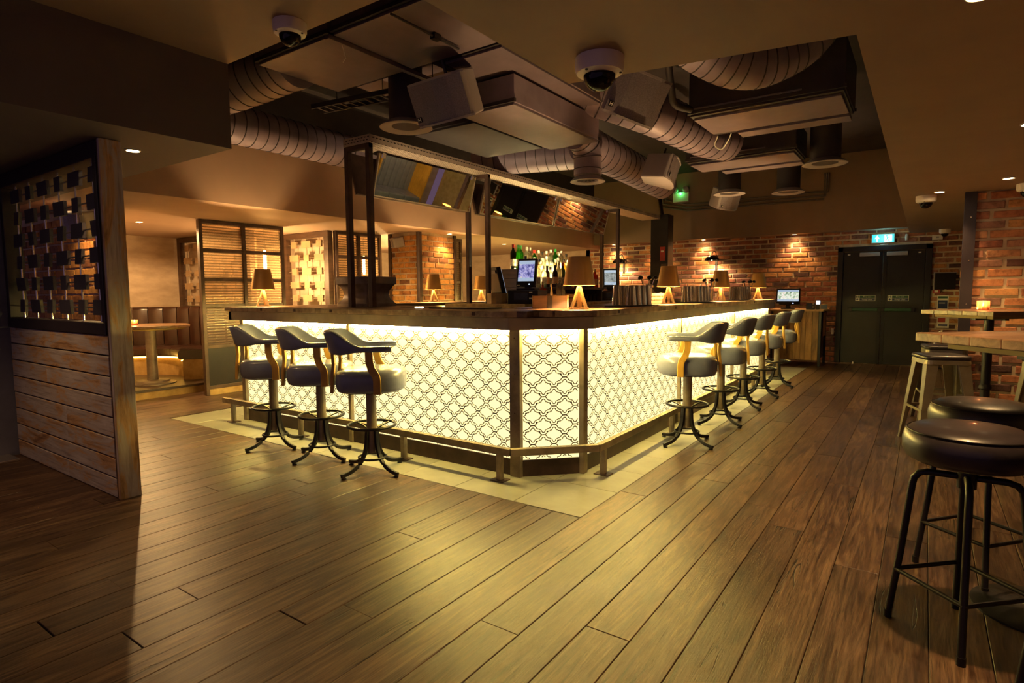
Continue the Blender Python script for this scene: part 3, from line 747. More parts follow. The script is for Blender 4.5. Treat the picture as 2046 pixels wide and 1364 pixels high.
# tilted mirrors hung in a V under the tray
def mirror(y0, y1, side, label):
    t = thing('hanging_mirror', label, 'mirror', (0, 0, 0), group='tilted mirrors under the gantry tray')
    (xt, zt), (xb, zb) = ((-4.300, 2.612), (-4.405, 2.220)) if side > 0 else ((-4.585, 2.612), (-4.48, 2.220))
    d = Vector((xt - xb, 0, zt - zb)); Ld = d.length; d.normalize(); n = Vector((d.z, 0, -d.x)) if side > 0 else Vector((-d.z, 0, d.x))
    mx = Matrix.Identity(4); mx.col[0] = (0, 1, 0, 0); mx.col[1] = (*d, 0); mx.col[2] = (*n, 0); mx.translation = (xb, y0, zb)
    Ly = y1 - y0
    MB().box(.004, Ly - .004, .004, Ld - .004, -.004, 0, mx).build('mirror_glass', m_mirror, t)
    MB().box(0, Ly, 0, Ld, -.028, -.006, mx).build('backing_board', m_dsteel, t)
    for a, b_, c, e_ in ((0, Ly, 0, .012), (0, .008, .012, Ld), (Ly - .008, Ly, .012, Ld)):
        MB().box(a, b_, c, e_, -.006, .006, mx).build('mirror_trim', m_steel, t)
    for yy in (.06, Ly - .06):
        MB().box(yy - .02, yy + .02, Ld - .04, Ld + .01, 0, .008, mx).build('clip', m_chrome, t)
        P = [mx @ Vector((yy, Ld, 0))]; q = P[0].copy(); q.z = 2.634
        MB().tube([P[0], q], .004, 6).build('hanging_chain', m_chrome, t)
mirror(3.95, 5.42, 1, 'tilted mirror nearest the anvil showing reflections under the gantry tray')
mirror(5.62, 7.29, 1, 'tilted mirror hung beside the middle gantry posts facing the long bar side')
mirror(7.33, 8.93, 1, 'tilted mirror nearest the black column reflecting warm brick')
mirror(3.80, 5.42, -1, 'rear hanging mirror behind the near one, facing the booths')
mirror(5.62, 7.29, -1, 'rear hanging mirror between the gantry posts, facing the booths')
# black column at the end of the gantry
bc = thing('steel_column', 'broad black steel column with red notice at end of the gantry', 'column', (-4.14, 10.88, 0))
box('shaft', m_black, -.17, .17, -.14, .14, 0, 2.72, bc, .006)
n_ = box('notice', m_red, .02, .12, -.146, -.1405, 1.86, 2.12, bc); box('notice_print', m_sign, .04, .10, -.148, -.1462, 2.02, 2.05, n_)
box('menu_holder', m_brown, .05, .16, -.165, -.1405, 1.34, 1.80, bc, .004)
box('menu_card', m_sign, .07, .14, -.168, -.1652, 1.56, 1.76, bc)

# ------------------------------------------------------------------ table lamps
def make_lamp(h=.385):
    t = thing('table_lamp', 'x', 'lamp'); k = h / .385
    outer_ = [(.118, .175), (.080, .385)]
    MB().loft([[(r_ * k * math.cos(2 * math.pi * i / 40), r_ * k * math.sin(2 * math.pi * i / 40), z * k) for i in range(40)] for r_, z in ((.118, .175), (.080, .385), (.077, .385), (.115, .175))], False, True).build('lamp_shade', m_gold, t, 40)
    MB().ring((0, 0, .30), .09, .0025, 24, 6).tube([(-.09, 0, .30), (.09, 0, .30)], .002, 6).build('shade_spider', m_lampleg, t)
    MB().lathe([(.012, .185), (.016, .195), (.024, .21), (.018, .226), (0, .232)], 16).build('bulb', m_bulb, t, 60)
    # tripod-like A base
    MB().lathe([(.014, .13), (.012, .186)], 12).build('stem', m_lampleg, t, 40)
    for i in range(3):
        a = R(90 + 120 * i); c, s = math.cos(a), math.sin(a)
        MB().tube([(c * .004, s * .004, .165), (c * .022, s * .022, .11), (c * .062, s * .062, .008)], 0, sq=(.032, .016), up=(c, s, .4)).build('leg', m_lampleg, t, None, .003)
    MB().ring((0, 0, .006), .064, 0, 28, 4, sq=(.016, .010)).build('base_ring', m_lampleg, t, 30)
    lamp('lamp_light', 'POINT', (0, 0, .268), 28.0, (1, .64, .28), t, .015)
    return t
tl = make_lamp(); tl.location = (-2.10, 3.86, CZ); tl.rotation_euler = (0, 0, R(25))
G_ = 'brass cone table lamps on the bar'
tag(tl, 'large brass cone lamp beside the straw caddy at the bar corner', group=G_)
for loc, lb in (((-5.63, 3.52, CZ), 'brass cone lamp on the left bar end beside the reeded screen'), ((-2.16, 5.88, CZ), 'brass cone lamp beside the black column notice on long bar side'),
                ((-2.13, 7.66, CZ), 'brass cone lamp standing between two groups of shaker tins'), ((-2.03, 9.25, CZ), 'brass cone lamp at the far bar end near the till cabinet'),
                ((-5.62, 6.10, CZ), 'brass cone lamp on the rear counter before the brick pier'), ((-5.62, 7.18, CZ), 'brass cone lamp on the rear counter beside the gantry post')):
    copy_tree(tl, None, loc, rnd.uniform(0, 2), lb)

# ------------------------------------------------------------------ anvil
an = thing('anvil', 'heavy iron anvil block with waisted sides standing on the bar', 'anvil', (-4.57, 3.98, CZ))
rings = []
for z, s_ in ((0, 1.0), (.028, 1.0), (.034, .97), (.07, .82), (.11, .76), (.15, .78), (.19, .88), (.214, .97), (.22, 1.03), (.285, 1.03), (.29, 1.0)):
    rings.append([(x_ * s_, y_ * s_, z) for x_, y_ in rrect(.225, .19, .012, 2)])
m_iron = mat('forged_iron', (.30, .24, .21), .45, .3, (.15, .11, .095), 5, bmp=.25)
MB().loft(rings).build('body', m_iron, an, 30)
mxt = Matrix.Translation((-.02, -.158, .115)) @ Matrix.Rotation(R(90), 4, 'X')
text('stamped_mark', 'G Z', .05, m_black, an, mxt, .004)

# ------------------------------------------------------------------ back bar
bb = thing('back_bar', 'dark back bar cabinet with board edged top standing under the gantry', 'back bar')
BBX0, BBX1, BBY0, BBY1 = -4.72, -3.56, 5.32, 10.6
box('cabinet', m_black, BBX0 + .05, BBX1 - .05, BBY0 + .05, BBY1, 0, 1.10, bb)
i = 0; y_ = BBY0
while y_ < BBY1 - .1:
    y2 = min(y_ + .66, BBY1); box('top_board', m_edge, BBX0, BBX1, y_ + .001, y2 - .001, 1.105, CZ, bb, .004); y_ = y2
TIER = [(-3.80, -3.62, 1.155), (-3.98, -3.80, 1.33), (-4.14, -3.98, 1.44), (-4.42, -4.14, 1.56)]
SY0, SY1 = 6.05, 7.52
sh = thing('bottle_shelf', 'brown open bottle shelf with upright dividers on the back bar', 'shelf')
box('shelf_back', m_brown, -4.42, -4.0, SY0, SY1, CZ + .001, 1.315, sh)
box('shelf_board', m_brown, -4.44, -3.70, SY0 - .02, SY1 + .02, 1.315, 1.345, sh, .003)
for y_ in (SY0, 6.77, SY1 - .03): box('shelf_upright', m_brown, -3.999, -3.72, y_, y_ + .03, CZ + .001, 1.315, sh)
for x0, z0, z1, lb in ((-3.98, 1.3455, 1.455, 'lower brown bottle riser with glowing front edge'), (-4.14, 1.4555, 1.575, 'upper brown bottle riser carrying green and clear bottles')):
    t = thing('bottle_riser', lb, 'riser', group='stepped bottle risers'); box('riser_box', m_brown, -4.42, x0, SY0, SY1, z0, z1, t, .003)
    box('tier_light', emit('tier_led', (1, .76, .34), 130), x0 - .014, x0 - .004, SY0 + .02, SY1 - .02, z1 + .0005, z1 + .006, t)
# bottles
def bottle_meshes(kind, glass, cap, lab):
    P = {'wine': [(.037, 0), (.038, .01), (.038, .19), (.034, .215), (.018, .24), (.0145, .26), (.0145, .305)],
         'spirit': [(.036, 0), (.037, .01), (.037, .16), (.03, .19), (.016, .205), (.0135, .215), (.0135, .265)],
         'square': [(.042, 0), (.043, .01), (.043, .15), (.036, .172), (.016, .185), (.015, .25)],
         'tall': [(.032, 0), (.033, .01), (.033, .20), (.026, .225), (.015, .24), (.0135, .29)],
         'dome': [(.04, 0), (.042, .02), (.042, .10), (.036, .15), (.022, .19), (.014, .21), (.014, .27)]}[kind]
    n = 4 if kind == 'square' else 16
    body = MB()
    if kind == 'square':
        rings = [[(x_ * r_ / .043, y_ * r_ / .043, z) for x_, y_ in rrect(.043, .033, .009, 3)] if r_ > .02 else [(x_ * r_ / .043, y_ * r_ / .033, z) for x_, y_ in rrect(.043, .033, .03, 3)] for r_, z in P]
        body.loft(rings)
    else: body.lathe(P, n)
    top_ = P[-1][1]; capm = MB().lathe([(.0165, top_ - .035), (.0165, top_ + .004), (.012, top_ + .006)], 12)
    r_ = P[2][0] + .0008; labm = MB()
    if kind == 'square': labm.box(-.030, .030, -.0345, .0345, .035, .115).box(-.0445, .0445, -.022, .022, .035, .115)
    else: labm.loft([[(r_ * math.cos(2 * math.pi * i / 16), r_ * math.sin(2 * math.pi * i / 16), z) for i in range(16)] for z in (.04, .125)], False)
    return body.mesh('glass_body', glass, 40), capm.mesh('cap', cap, 40), labm.mesh('label_band', lab, 40)
def bglass(name, col, tr=.35):
    if name in MATS: return MATS[name]
    m = bpy.data.materials.new(name); N, L, b = nodes_of(m); N.remove(b); out = N['Material Output']
    t = N.new('ShaderNodeBsdfTranslucent'); t.inputs[0].default_value = (*col, 1); d = N.new('ShaderNodeBsdfTransparent'); d.inputs[0].default_value = (*col, 1)
    g = N.new('ShaderNodeBsdfGlossy'); g.inputs[1].default_value = .08
    m1 = N.new('ShaderNodeMixShader'); m1.inputs[0].default_value = tr; m2 = N.new('ShaderNodeMixShader')
    lw = N.new('ShaderNodeFresnel'); lw.inputs[0].default_value = 1.5
    L.new(t.outputs[0], m1.inputs[1]); L.new(d.outputs[0], m1.inputs[2]); L.new(lw.outputs[0], m2.inputs[0]); L.new(m1.outputs[0], m2.inputs[1]); L.new(g.outputs[0], m2.inputs[2]); L.new(m2.outputs[0], out.inputs[0])
    MATS[name] = m; return m
c_cap_red = mat('cap_red', (.5, .03, .02), .4); c_cap_blk = mat('cap_black', (.02, .018, .02), .4); c_cap_gold = mat('cap_gold', (.6, .4, .12), .3, .8); c_cap_grn = mat('cap_green', (.03, .3, .06), .4); c_cap_wh = mat('cap_white', (.75, .7, .6), .4)
l_cream = mat('label_cream', (.62, .52, .34), .6, 0, (.25, .16, .1), 60); l_blk = mat('label_black', (.04, .03, .03), .6, 0, (.2, .15, .1), 60); l_or = mat('label_orange', (.6, .2, .05), .6, 0, (.55, .4, .2), 50); l_wh = mat('label_white', (.75, .7, .6), .6, 0, (.4, .3, .25), 60)
KINDS = [('olive wine bottle with red capsule', 'wine', bglass('g_olive', (.10, .11, .02), .2), c_cap_red, l_cream),
         ('clear spirit bottle with white cap', 'spirit', bglass('g_clear', (.92, .90, .70), .45), c_cap_wh, l_wh),
         ('bright green glass bottle', 'wine', bglass('g_green', (.12, .55, .06), .3), c_cap_grn, l_blk),
         ('square clear bottle with black cap', 'square', bglass('g_clear', (.92, .90, .70), .45), c_cap_blk, l_cream),
         ('red amber spirit bottle', 'square', bglass('g_red', (.62, .10, .03), .3), c_cap_gold, l_or),
         ('golden whisky bottle', 'dome', bglass('g_gold', (.85, .42, .08), .35), c_cap_blk, l_cream),
         ('tall pale vodka bottle', 'tall', bglass('g_pale', (.88, .90, .74), .5), c_cap_wh, l_wh),
         ('dark rum bottle with orange label', 'spirit', bglass('g_dark', (.07, .03, .02), .2), c_cap_blk, l_or),
         ('green bottle with red cap', 'spirit', bglass('g_green', (.12, .55, .06), .3), c_cap_red, l_wh),
         ('frosted white bottle', 'wine', bglass('g_frost', (.85, .78, .58), .1), c_cap_gold, l_cream)]
BM = {}
br = random.Random(5)
def bottle(ki, x_, y_, z, where):
    lb, kind, gl, cp, la = KINDS[ki]
    if ki not in BM: BM[ki] = bottle_meshes(kind, gl, cp, la)
    t = thing('bottle', lb + ' ' + where, 'bottle', (x_, y_, z), br.uniform(0, 6), 'bottles on the back bar')
    b, c, l = BM[ki]
    bo = mk('glass_body', b, t); mk('cap', c, t); mk('label_band', l, bo)
rowsb = [(-4.28, 1.575, 'on the top back bar tier', [0, 2, 2, 6, 6, 8, 1, 3, 1, 6, 2, 1, 6, 3], 6.12, .1015),
         (-4.07, 1.455, 'on the middle back bar tier', [5, 4, 1, 3, 1, 6, 3, 1, 6, 5, 1, 3, 6, 7], 6.11, .1015),
         (-3.90, 1.345, 'at the back of the front bottle shelf', [9, 1, 7, 3, 9, 6, 1, 4, 5, 1, 0, 7, 5, 7], 6.13, .100),
         (-3.78, 1.345, 'along the edge of the front bottle shelf', [7, 9, 0, 7, 5, 7, 4, 7, 0, 7, 4], 6.30, .110)]
for x_, z, wh, ks, y0, st in rowsb:
    for i, ki in enumerate(ks): bottle(ki, x_ + br.uniform(-.015, .015), y0 + st * i + br.uniform(-.01, .01), z, wh)
bottle(5, -3.92, 5.95, CZ, 'standing alone on the back bar top'); bottle(4, -3.75, 5.98, CZ, 'standing alone on the back bar top')
# tumblers in the open shelf
gm = MB().loft([[(r_ * math.cos(2 * math.pi * i / 14), r_ * math.sin(2 * math.pi * i / 14), z) for i in range(14)] for r_, z in ((.028, 0), (.036, .09), (.033, .09), (.026, .006))], True).mesh('tumbler', m_clear, 40)
for i in range(12):
    o = mk('tumbler', gm, None, loc=(-3.88 + .07 * (i % 2), 6.845 + .055 * i, CZ + .0005)); tag(o, 'clear tumbler in the open shelf below the bottles', 'glass', 'tumblers under the bottle shelf')

# ================================================================== TILLS AND SMALL THINGS ON THE BAR
def screenmat(name, cols, strength, sc_=9):
    m = bpy.data.materials.new(name); N, L, b = nodes_of(m)
    n = noise(N, L, coords(N, L, 'object', (sc_, sc_, sc_ * .8)), 3.2, 3, .7)
    c = ramp(N, L, n, [(.30 + .4 * i / (len(cols) - 1), c_) for i, c_ in enumerate(cols)])
    L.new(c, b.inputs['Emission Color']); b.inputs['Emission Strength'].default_value = strength; b.inputs['Base Color'].default_value = (.02, .02, .02, 1)
    b.inputs['Roughness'].default_value = .2; return m
m_scr1 = screenmat('till_picture', [(.03, .025, .09), (.12, .12, .35), (.45, .42, .75), (.75, .7, .4)], .35)
m_scr2 = screenmat('till_picture_pale', [(.08, .09, .08), (.35, .38, .36), (.6, .62, .58)], .3)
m_scr3 = screenmat('till_picture_green', [(.02, .06, .02), (.3, .4, .25), (.85, .85, .75), (.5, .2, .15)], .4, 6)
m_scrbar = emit('till_bar', (.42, .55, .72), .28)
m_led_blue = emit('till_led', (.4, .5, 1), 6)
def till(loc, rz, w_, h_, zc, label, scr, printer=True):
    t = thing('till', label, 'till', loc, rz, 'touch screen tills')
    tilt = Matrix.Translation((0, 0, zc)) @ Matrix.Rotation(R(-14), 4, 'X')
    hd = MB().box(-w_ / 2 - .022, w_ / 2 + .022, .0, .05, -h_ / 2 - .06, h_ / 2 + .028, tilt).build('screen_housing', m_black, t, None, .008)
    MB().box(-w_ / 2, w_ / 2, -.002, .0, -h_ / 2, h_ / 2, tilt).build('screen_bar', m_scrbar, hd)
    MB().box(-w_ / 2, w_ / 2, -.003, -.0021, -h_ / 2 * .66, h_ / 2 * .66, tilt).build('screen_picture', scr, hd)
    MB().box(w_ * .22, w_ * .26, -.003, -.0, -h_ / 2 - .038, -h_ / 2 - .030, tilt).build('power_light', m_led_blue, hd)
    MB().box(-w_ / 2 - .01, -w_ / 2 + .03, -.002, 0, -h_ / 2 - .052, -h_ / 2 - .042, tilt).build('maker_tag', m_white, hd)
    MB().box(-.04, .04, .03, .09, 0, zc - h_ / 2).build('stand', m_black, t, None, .006)
    MB().box(-.11, .11, -.05, .15, 0, .022).build('stand_base', m_black, t, None, .006)
    return t
def drawer_box(loc, rz, w_, d_, h_, label):
    t = thing('receipt_printer', label, 'printer', loc, rz)
    b = box('casing', m_black, -w_ / 2, w_ / 2, -d_ / 2, d_ / 2, 0, h_, t, .006)
    box('front_plate', mat('gloss_slate', (.03, .035, .06), .2), -w_ * .28, w_ * .18, -d_ / 2 - .003, -d_ / 2, h_ * .3, h_ * .82, t)
    for z in (.86, .40): box('button', m_white, w_ * .22, w_ * .32, -d_ / 2 - .004, -d_ / 2, h_ * z - .008, h_ * z + .008, t)
    return t
drawer_box((-3.66, 5.52, CZ), R(12), .36, .30, .15, 'black receipt printer under the portrait till on the back bar')
till((-3.66, 5.50, CZ + .151), R(14), .185, .235, .215, 'portrait touch screen till with street picture on the back bar', m_scr1)
drawer_box((-3.86, 8.12, CZ), R(30), .34, .28, .13, 'black receipt printer beside the far till and column')
till((-3.86, 8.06, CZ + .131), R(30), .17, .225, .21, 'portrait touch screen till showing a pale picture beside steel tins', m_scr2)
t = thing('till', 'black till seen from its back beside the gantry post', 'till', (-4.20, 5.72, CZ), R(150), 'touch screen tills')
tilt = Matrix.Translation((0, 0, .24)) @ Matrix.Rotation(R(-14), 4, 'X')
hd = MB().box(-.15, .15, 0, .06, -.20, .20, tilt).build('screen_housing', m_black, t, None, .01)
MB().box(-.14, .14, -.003, -.001, -.17, .17, tilt).build('screen_bar', m_scrbar, hd)
MB().box(-.13, .13, .06, .075, .13, .17, tilt).build('vent_panel', mat('vent_plum', (.05, .04, .09), .4), hd)
MB().box(-.04, .04, .03, .09, 0, .12).box(-.12, .12, -.06, .16, 0, .022).build('stand', m_black, t, None, .006)
# card reader
t = thing('card_reader', 'small black card reader with pale screen next to dark till', 'card reader', (-3.895, 5.63, CZ), R(20))
MB().box(-.045, .045, -.01, .04, 0, .14, Matrix.Rotation(R(-15), 4, 'X')).build('casing', m_black, t, None, .008)
MB().box(-.035, .035, -.013, -.01, .07, .13, Matrix.Rotation(R(-15), 4, 'X')).build('screen', m_grey, t)
# wooden drum
t = thing('wooden_drum', 'pale wooden stave drum standing at the back bar corner', 'drum', (-4.02, 5.44, CZ))
for i in range(12):
    a0, a1 = 2 * math.pi * i / 12, 2 * math.pi * (i + 1) / 12
    MB().prism([(r_ * math.cos(a), r_ * math.sin(a)) for r_, a in ((.118, a0 + .01), (.118, a1 - .01), (.10, a1 - .01), (.10, a0 + .01))], .001, .118).build('stave', m_lightwood, t)
MB().lathe([(.10, .004), (.10, .105)], 24).build('core', m_lightwood, t, 30)
MB().box(-.06, .05, -.03, .03, .1185, .127, Matrix.Rotation(R(20), 4, 'Z')).build('lid_handle', m_black, t)
# straw caddy at the corner
t = thing('bar_caddy', 'dark walnut caddy holding straws and napkins beside the large lamp', 'caddy', (-2.42, 4.02, CZ), R(35))
MB().box(-.155, .105, -.055, -.043, 0, .10).build('front_board', m_brown, t, None, .002)
MB().box(-.155, .105, .043, .055, 0, .10).build('rear_board', m_brown, t, None, .002)
MB().box(.105, .117, -.055, .055, 0, .10).build('end_board', m_lightwood, t, None, .002)
MB().box(-.167, -.155, -.055, .055, 0, .10).build('end_board', m_brown, t, None, .002)
MB().box(-.155, .105, -.043, .043, 0, .008).box(-.06, -.05, -.043, .043, .008, .095).build('divider', m_black, t)
MB().box(-.05, -.01, -.062, -.0552, .0, .10).build('steel_clip', m_black, t)
for i in range(26):
    a = br.uniform(0, 6.28); r_ = br.uniform(0, .035); bx, by = .05 + r_ * math.cos(a) * 1.2, r_ * math.sin(a) * .8
    MB().tube([(bx, by, .01), (bx + br.uniform(-.02, .02), by + br.uniform(-.015, .015), .19 + br.uniform(-.02, .015))], .003, 6).build('straw', m_black, t)
for i in range(4):
    MB().box(-.035 + i * .012, -.029 + i * .012, -.03, .03, .01, .17 + .008 * i, Matrix.Rotation(R(6 - 4 * i), 4, 'Y')).build('napkin', (m_sign, l_or, m_sign, m_lightwood)[i], t)
# crates and jar
def crate(loc, rz, label, n=3):
    t = thing('wooden_crate', label, 'crate', loc, rz)
    for s in (-1, 1):
        for k in range(n):
            MB().box(-.13, .13, s * .085 - .004, s * .085 + .004, .004 + k * .038, .034 + k * .038).build('slat', m_lightwood, t)
            MB().box(s * .13 - .004, s * .13 + .004, -.081, .081, .004 + k * .038, .034 + k * .038).build('slat', m_lightwood, t)
    for sx in (-1, 1):
        for sy in (-1, 1): MB().box(sx * .118 - .008, sx * .118 + .008, sy * .073 - .008, sy * .073 + .008, 0, n * .038).build('corner_batten', m_lightwood, t)
    MB().box(-.12, .12, -.075, .075, .002, .006).build('bottom', m_lightwood, t)
    return t
t = crate((-5.42, 7.42, CZ), R(20), 'slatted pine crate of small bottles on the rear counter')
MB().box(-.05, -.04, -.0905, -.0895, .048, .066).build('printed_mark', m_red, t); MB().box(-.03, .05, -.0905, -.0895, .052, .060).build('printed_mark', m_black, t)
for i in range(5):
    b = thing('sauce_bottle', 'small dark sauce bottle standing in the pine crate', 'bottle', (-5.49 + .035 * i, 7.40 + .012 * i, CZ + .0065), 0, 'bottles in the pine crate')
    MB().lathe([(.016, 0), (.017, .09), (.008, .115), (.007, .14)], 12).build('glass_body', KINDS[7][2], b, 40)
    MB().lathe([(.009, .135), (.009, .152)], 10).build('cap', (c_cap_red, c_cap_blk, c_cap_gold)[i % 3], b)
crate((-2.62, 4.50, CZ), R(30), 'slatted pine crate behind the large lamp foot')
crate((-2.40, 6.02, CZ), R(10), 'slatted pine crate beside the second long side lamp')
for lx, ly in ((-2.62, 4.50), (-2.40, 6.02)):
    t = thing('glass_jar', 'clear glass jar with a stopper in the pine crate', 'jar', (lx, ly, CZ + .0065), 0, 'jars in the crates')
    MB().lathe([(.036, 0), (.038, .02), (.038, .11), (.018, .145), (.018, .165)], 16).build('glass_body', m_clear, t, 40)
    MB().lathe([(.022, .165), (.022, .185), (.0, .19)], 12).build('stopper', m_chrome, t)
# shaker tins on trays
tin_me = MB().lathe([(.029, 0), (.030, .003), (.0455, .172), (.047, .175), (.0445, .176), (.029, .012)], 20).mesh('tin_cup', m_chrome, 40)
def tins(cx, cy, n, rows, where, up=()):
    tr = tag(box('bar_mat', m_black, cx - .13, cx + .13, cy - .30, cy + .30, CZ + .0005, CZ + .007, None, .003), 'black rubber mat under the steel tins ' + where, 'bar mat')
    for r_ in range(rows):
        for i in range(n):
            x_ = cx - .055 + r_ * .112; y_ = cy - .21 + i * .113 + (.055 if r_ else 0)
            z = CZ + .0075
            o = mk('shaker_tin', tin_me, None, loc=(x_, y_, z + .1765)); o.rotation_euler = (R(180), 0, 0)
            tag(o, 'upturned polished steel shaker tin ' + where, 'shaker tin', 'shaker tins ' + where)
def jug(x_, y_, where):
    t = thing('utensil_pot', 'steel pot of strainers and bar spoons ' + where, 'utensil pot', (x_, y_, CZ + .0075))
    MB().lathe([(.042, 0), (.046, .15), (.044, .15), (.04, .005)], 18).build('pot', m_chrome, t, 40)
    for i in range(5):
        a = R(72 * i + 20); c, s = math.cos(a), math.sin(a)
        MB().tube([(c * .01, s * .01, .02), (c * .04, s * .04, .16), (c * .07, s * .07, .25)], .0035, 6).build('spoon_handle', m_black if i % 2 else m_chrome, t)
        MB().lathe([(0, 0), (.02, .006), (.024, .02), (.012, .034), (0, .036)], 10, mx=Matrix.Translation((c * .07, s * .07, .235)) @ Matrix.Rotation(a, 4, 'Z') @ Matrix.Rotation(R(25), 4, 'Y')).build('spoon_bowl', m_black, t, 60)
    MB().ring((.03, -.02, .18), .03, .006, 18, 6).build('strainer_coil', m_chrome, t, 60)
tins(-2.14, 4.93, 4, 2, 'between the big lamp and second lamp'); jug(-2.18, 5.36, 'beside the second long side lamp')
tins(-2.12, 6.66, 4, 2, 'between the second and third lamp'); jug(-2.12, 7.16, 'beside the third long side lamp')
tins(-2.08, 8.42, 4, 2, 'between the third and last lamp'); jug(-2.08, 8.86, 'beside the last long side lamp')
# rubber mat and LED bar on the front run
tag(box('bar_mat', m_black, -3.30, -2.72, 3.52, 3.74, CZ + .0005, CZ + .010, None, .004), 'long black rubber mat on the front counter before the straw caddy', 'bar mat')
t = thing('light_bar', 'thin glowing metal light bar lying on the front counter', 'light bar', (-3.62, 3.715, CZ))
lamp('light_bar_beam', 'SPOT', (-.02, 0, .04), 45, (1, .7, .36), t, .02, 75, .9, Vector((-.62, 1.05, 1.44)).to_track_quat('-Z', 'Y').to_euler())
box('housing', m_chrome, -.19, .10, -.012, .012, .0005, .010, t, .002); box('lens', emit('light_bar_lens', (1, .8, .45), 25), -.01, .09, -.0135, -.012, .002, .009, t)

# ------------------------------------------------------------------ till cabinet by the back wall
tc = thing('till_cabinet', 'upright pine plank cabinet with steel legs against the back brick wall', 'cabinet', (-1.80, 11.36, 0))
for sx in (-1, 1):
    for sy in (-1, 1): MB().box(sx * .375 - .02, sx * .375 + .02, sy * .30 - .02, sy * .30 + .02, .0, .93).build('leg', m_black, tc, None, .003)
xw = -.355; rr = random.Random(3)
ws = [.115, .105, .11, .112, .075, .10, .093]
for w_ in ws:
    MB().box(xw + .0015, xw + w_ - .0015, -.335 + rr.uniform(0, .003), -.315, .10, .93).build('front_plank', m_pine, tc, None, .002); xw += w_
MB().box(-.36, .36, -.315, .32, .12, .92).build('carcass', m_brown, tc)
MB().box(.395, .40, -.1, .2, .5, .9).build('side_strip', mat('copper_strip', (.5, .2, .06), .4, .6), tc)
for i in range(4): MB().box(-.43, .43, -.36 + i * .18, -.182 + i * .18, .931, .96).build('top_plank', m_lightwood, tc, None, .003)
till((-1.97, 11.28, .961), R(6), .34, .205, .235, 'landscape touch screen till on the pine plank cabinet', m_scr3)
drawer_box((-1.60, 11.22, .961), R(8), .14, .16, .11, 'small black receipt printer with paper on the plank cabinet')
t = thing('card_terminal', 'upright card terminal with lit screen on the plank cabinet', 'card reader', (-1.48, 11.18, .961), R(5))
MB().box(-.04, .04, 0, .05, 0, .16).build('casing', m_black, t, None, .01); box('screen', emit('terminal_screen', (.6, .7, .9), 1.2), -.03, .03, -.003, -.0005, .09, .15, t)
t = thing('picture_stand', 'small framed blue card at the end of the plank cabinet', 'frame', (-1.39, 11.16, .961), R(5))
box('frame', m_lightwood, -.06, .06, 0, .012, 0, .095, t, .002); box('card', mat('card_blue', (.04, .06, .14), .3), -.052, .052, -.002, -.0003, .008, .087, t)
so = tag(box('wall_socket', m_white, -1.345, -1.305, YB - .03, YB - .012, .50, .60, None, .003), 'pink white wall socket on brick beside the fire doors', 'socket')

# ================================================================== RIGHT SIDE: HIGH TABLES AND STOOLS
m_tabletop = wood('table_timber', (.10, .05, .025), (.22, .125, .065), (.34, .21, .12), 'X', .3, .3, kind='object', freq=14)
m_apron = mat('ochre_batten', (.34, .23, .06), .6)
def high_table(loc, rz, side, label):
    t = thing('high_table', label, 'table', loc, rz, 'high tables by the brick pillar'); h = side / 2
    rr = random.Random(int(side * 100)); n = 5
    for i in range(n):
        y0, y1 = -h + side * i / n, -h + side * (i + 1) / n
        P = []
        for k in range(9): P.append((-h + side * k / 8, y0 + .0008 + (rr.uniform(-.012, .004) if i == 0 else 0)))
        for k in range(8, -1, -1): P.append((-h + side * k / 8, y1 - .0008 + (rr.uniform(-.004, .012) if i == n - 1 else 0)))
        MB().prism(P, 1.062, 1.10).build('top_plank', m_tabletop, t, None, .004)
    for s in (-1, 1):
        MB().box(-h + .08, h - .08, s * (h - .10) - .025, s * (h - .10) + .025, 1.036, 1.0615).build('batten', m_apron, t)
        MB().box(s * (h - .10) - .025, s * (h - .10) + .025, -h + .13, h - .13, 1.0365, 1.061).build('batten', m_apron, t)
    MB().lathe([(.036, .05), (.036, 1.03)], 20).lathe([(.036, .40), (.048, .41), (.048, .43), (.036, .45)], 20).build('pole', m_black, t, 40)
    MB().box(-.16, .16, -.02, .02, 1.015, 1.036).box(-.02, .02, -.16, .16, 1.015, 1.036).build('top_plate', m_black, t)
    MB().lathe([(.225, 0), (.225, .008), (.20, .016), (.06, .03), (.04, .055)], 36).build('round_base', m_black, t, 40)
    return t
high_table((.43, 3.02, 0), R(42), .64, 'high square timber table with round black base beside black padded stools')
high_table((.47, 6.59, 0), R(44), .70, 'high square timber table with a candle before the brick pillar')
def candle(loc, label, sz=1.0, ribbed=True):
    t = thing('candle_holder', label, 'candle', loc)
    r_, h_ = .045 * sz, .082 * sz; ring_ = []
    n = 32
    rings = []
    for z, k in ((0, 1), (h_, 1), (h_, .88), (.008, .86)):
        rings.append([((r_ * k + (.0015 if i % 2 else 0)) * math.cos(2 * math.pi * i / n), (r_ * k + (.0015 if i % 2 else 0)) * math.sin(2 * math.pi * i / n), z) for i in range(n)])
    MB().loft(rings).build('glass_cup', m_candleglass, t)
    MB().lathe([(.030 * sz, .0085), (.030 * sz, .03)], 16).build('wax', m_sign, t)
    MB().lathe([(0, .034), (.006, .042), (.007, .05), (.003, .064), (0, .072)], 10).build('flame', m_flame, t, 60)
    lamp('candle_light', 'POINT', (0, 0, .088), .5, (1, .5, .2), t, .012)
candle((.42, 6.55, 1.1005), 'pink ribbed glass candle holder lit on the table by the pillar')
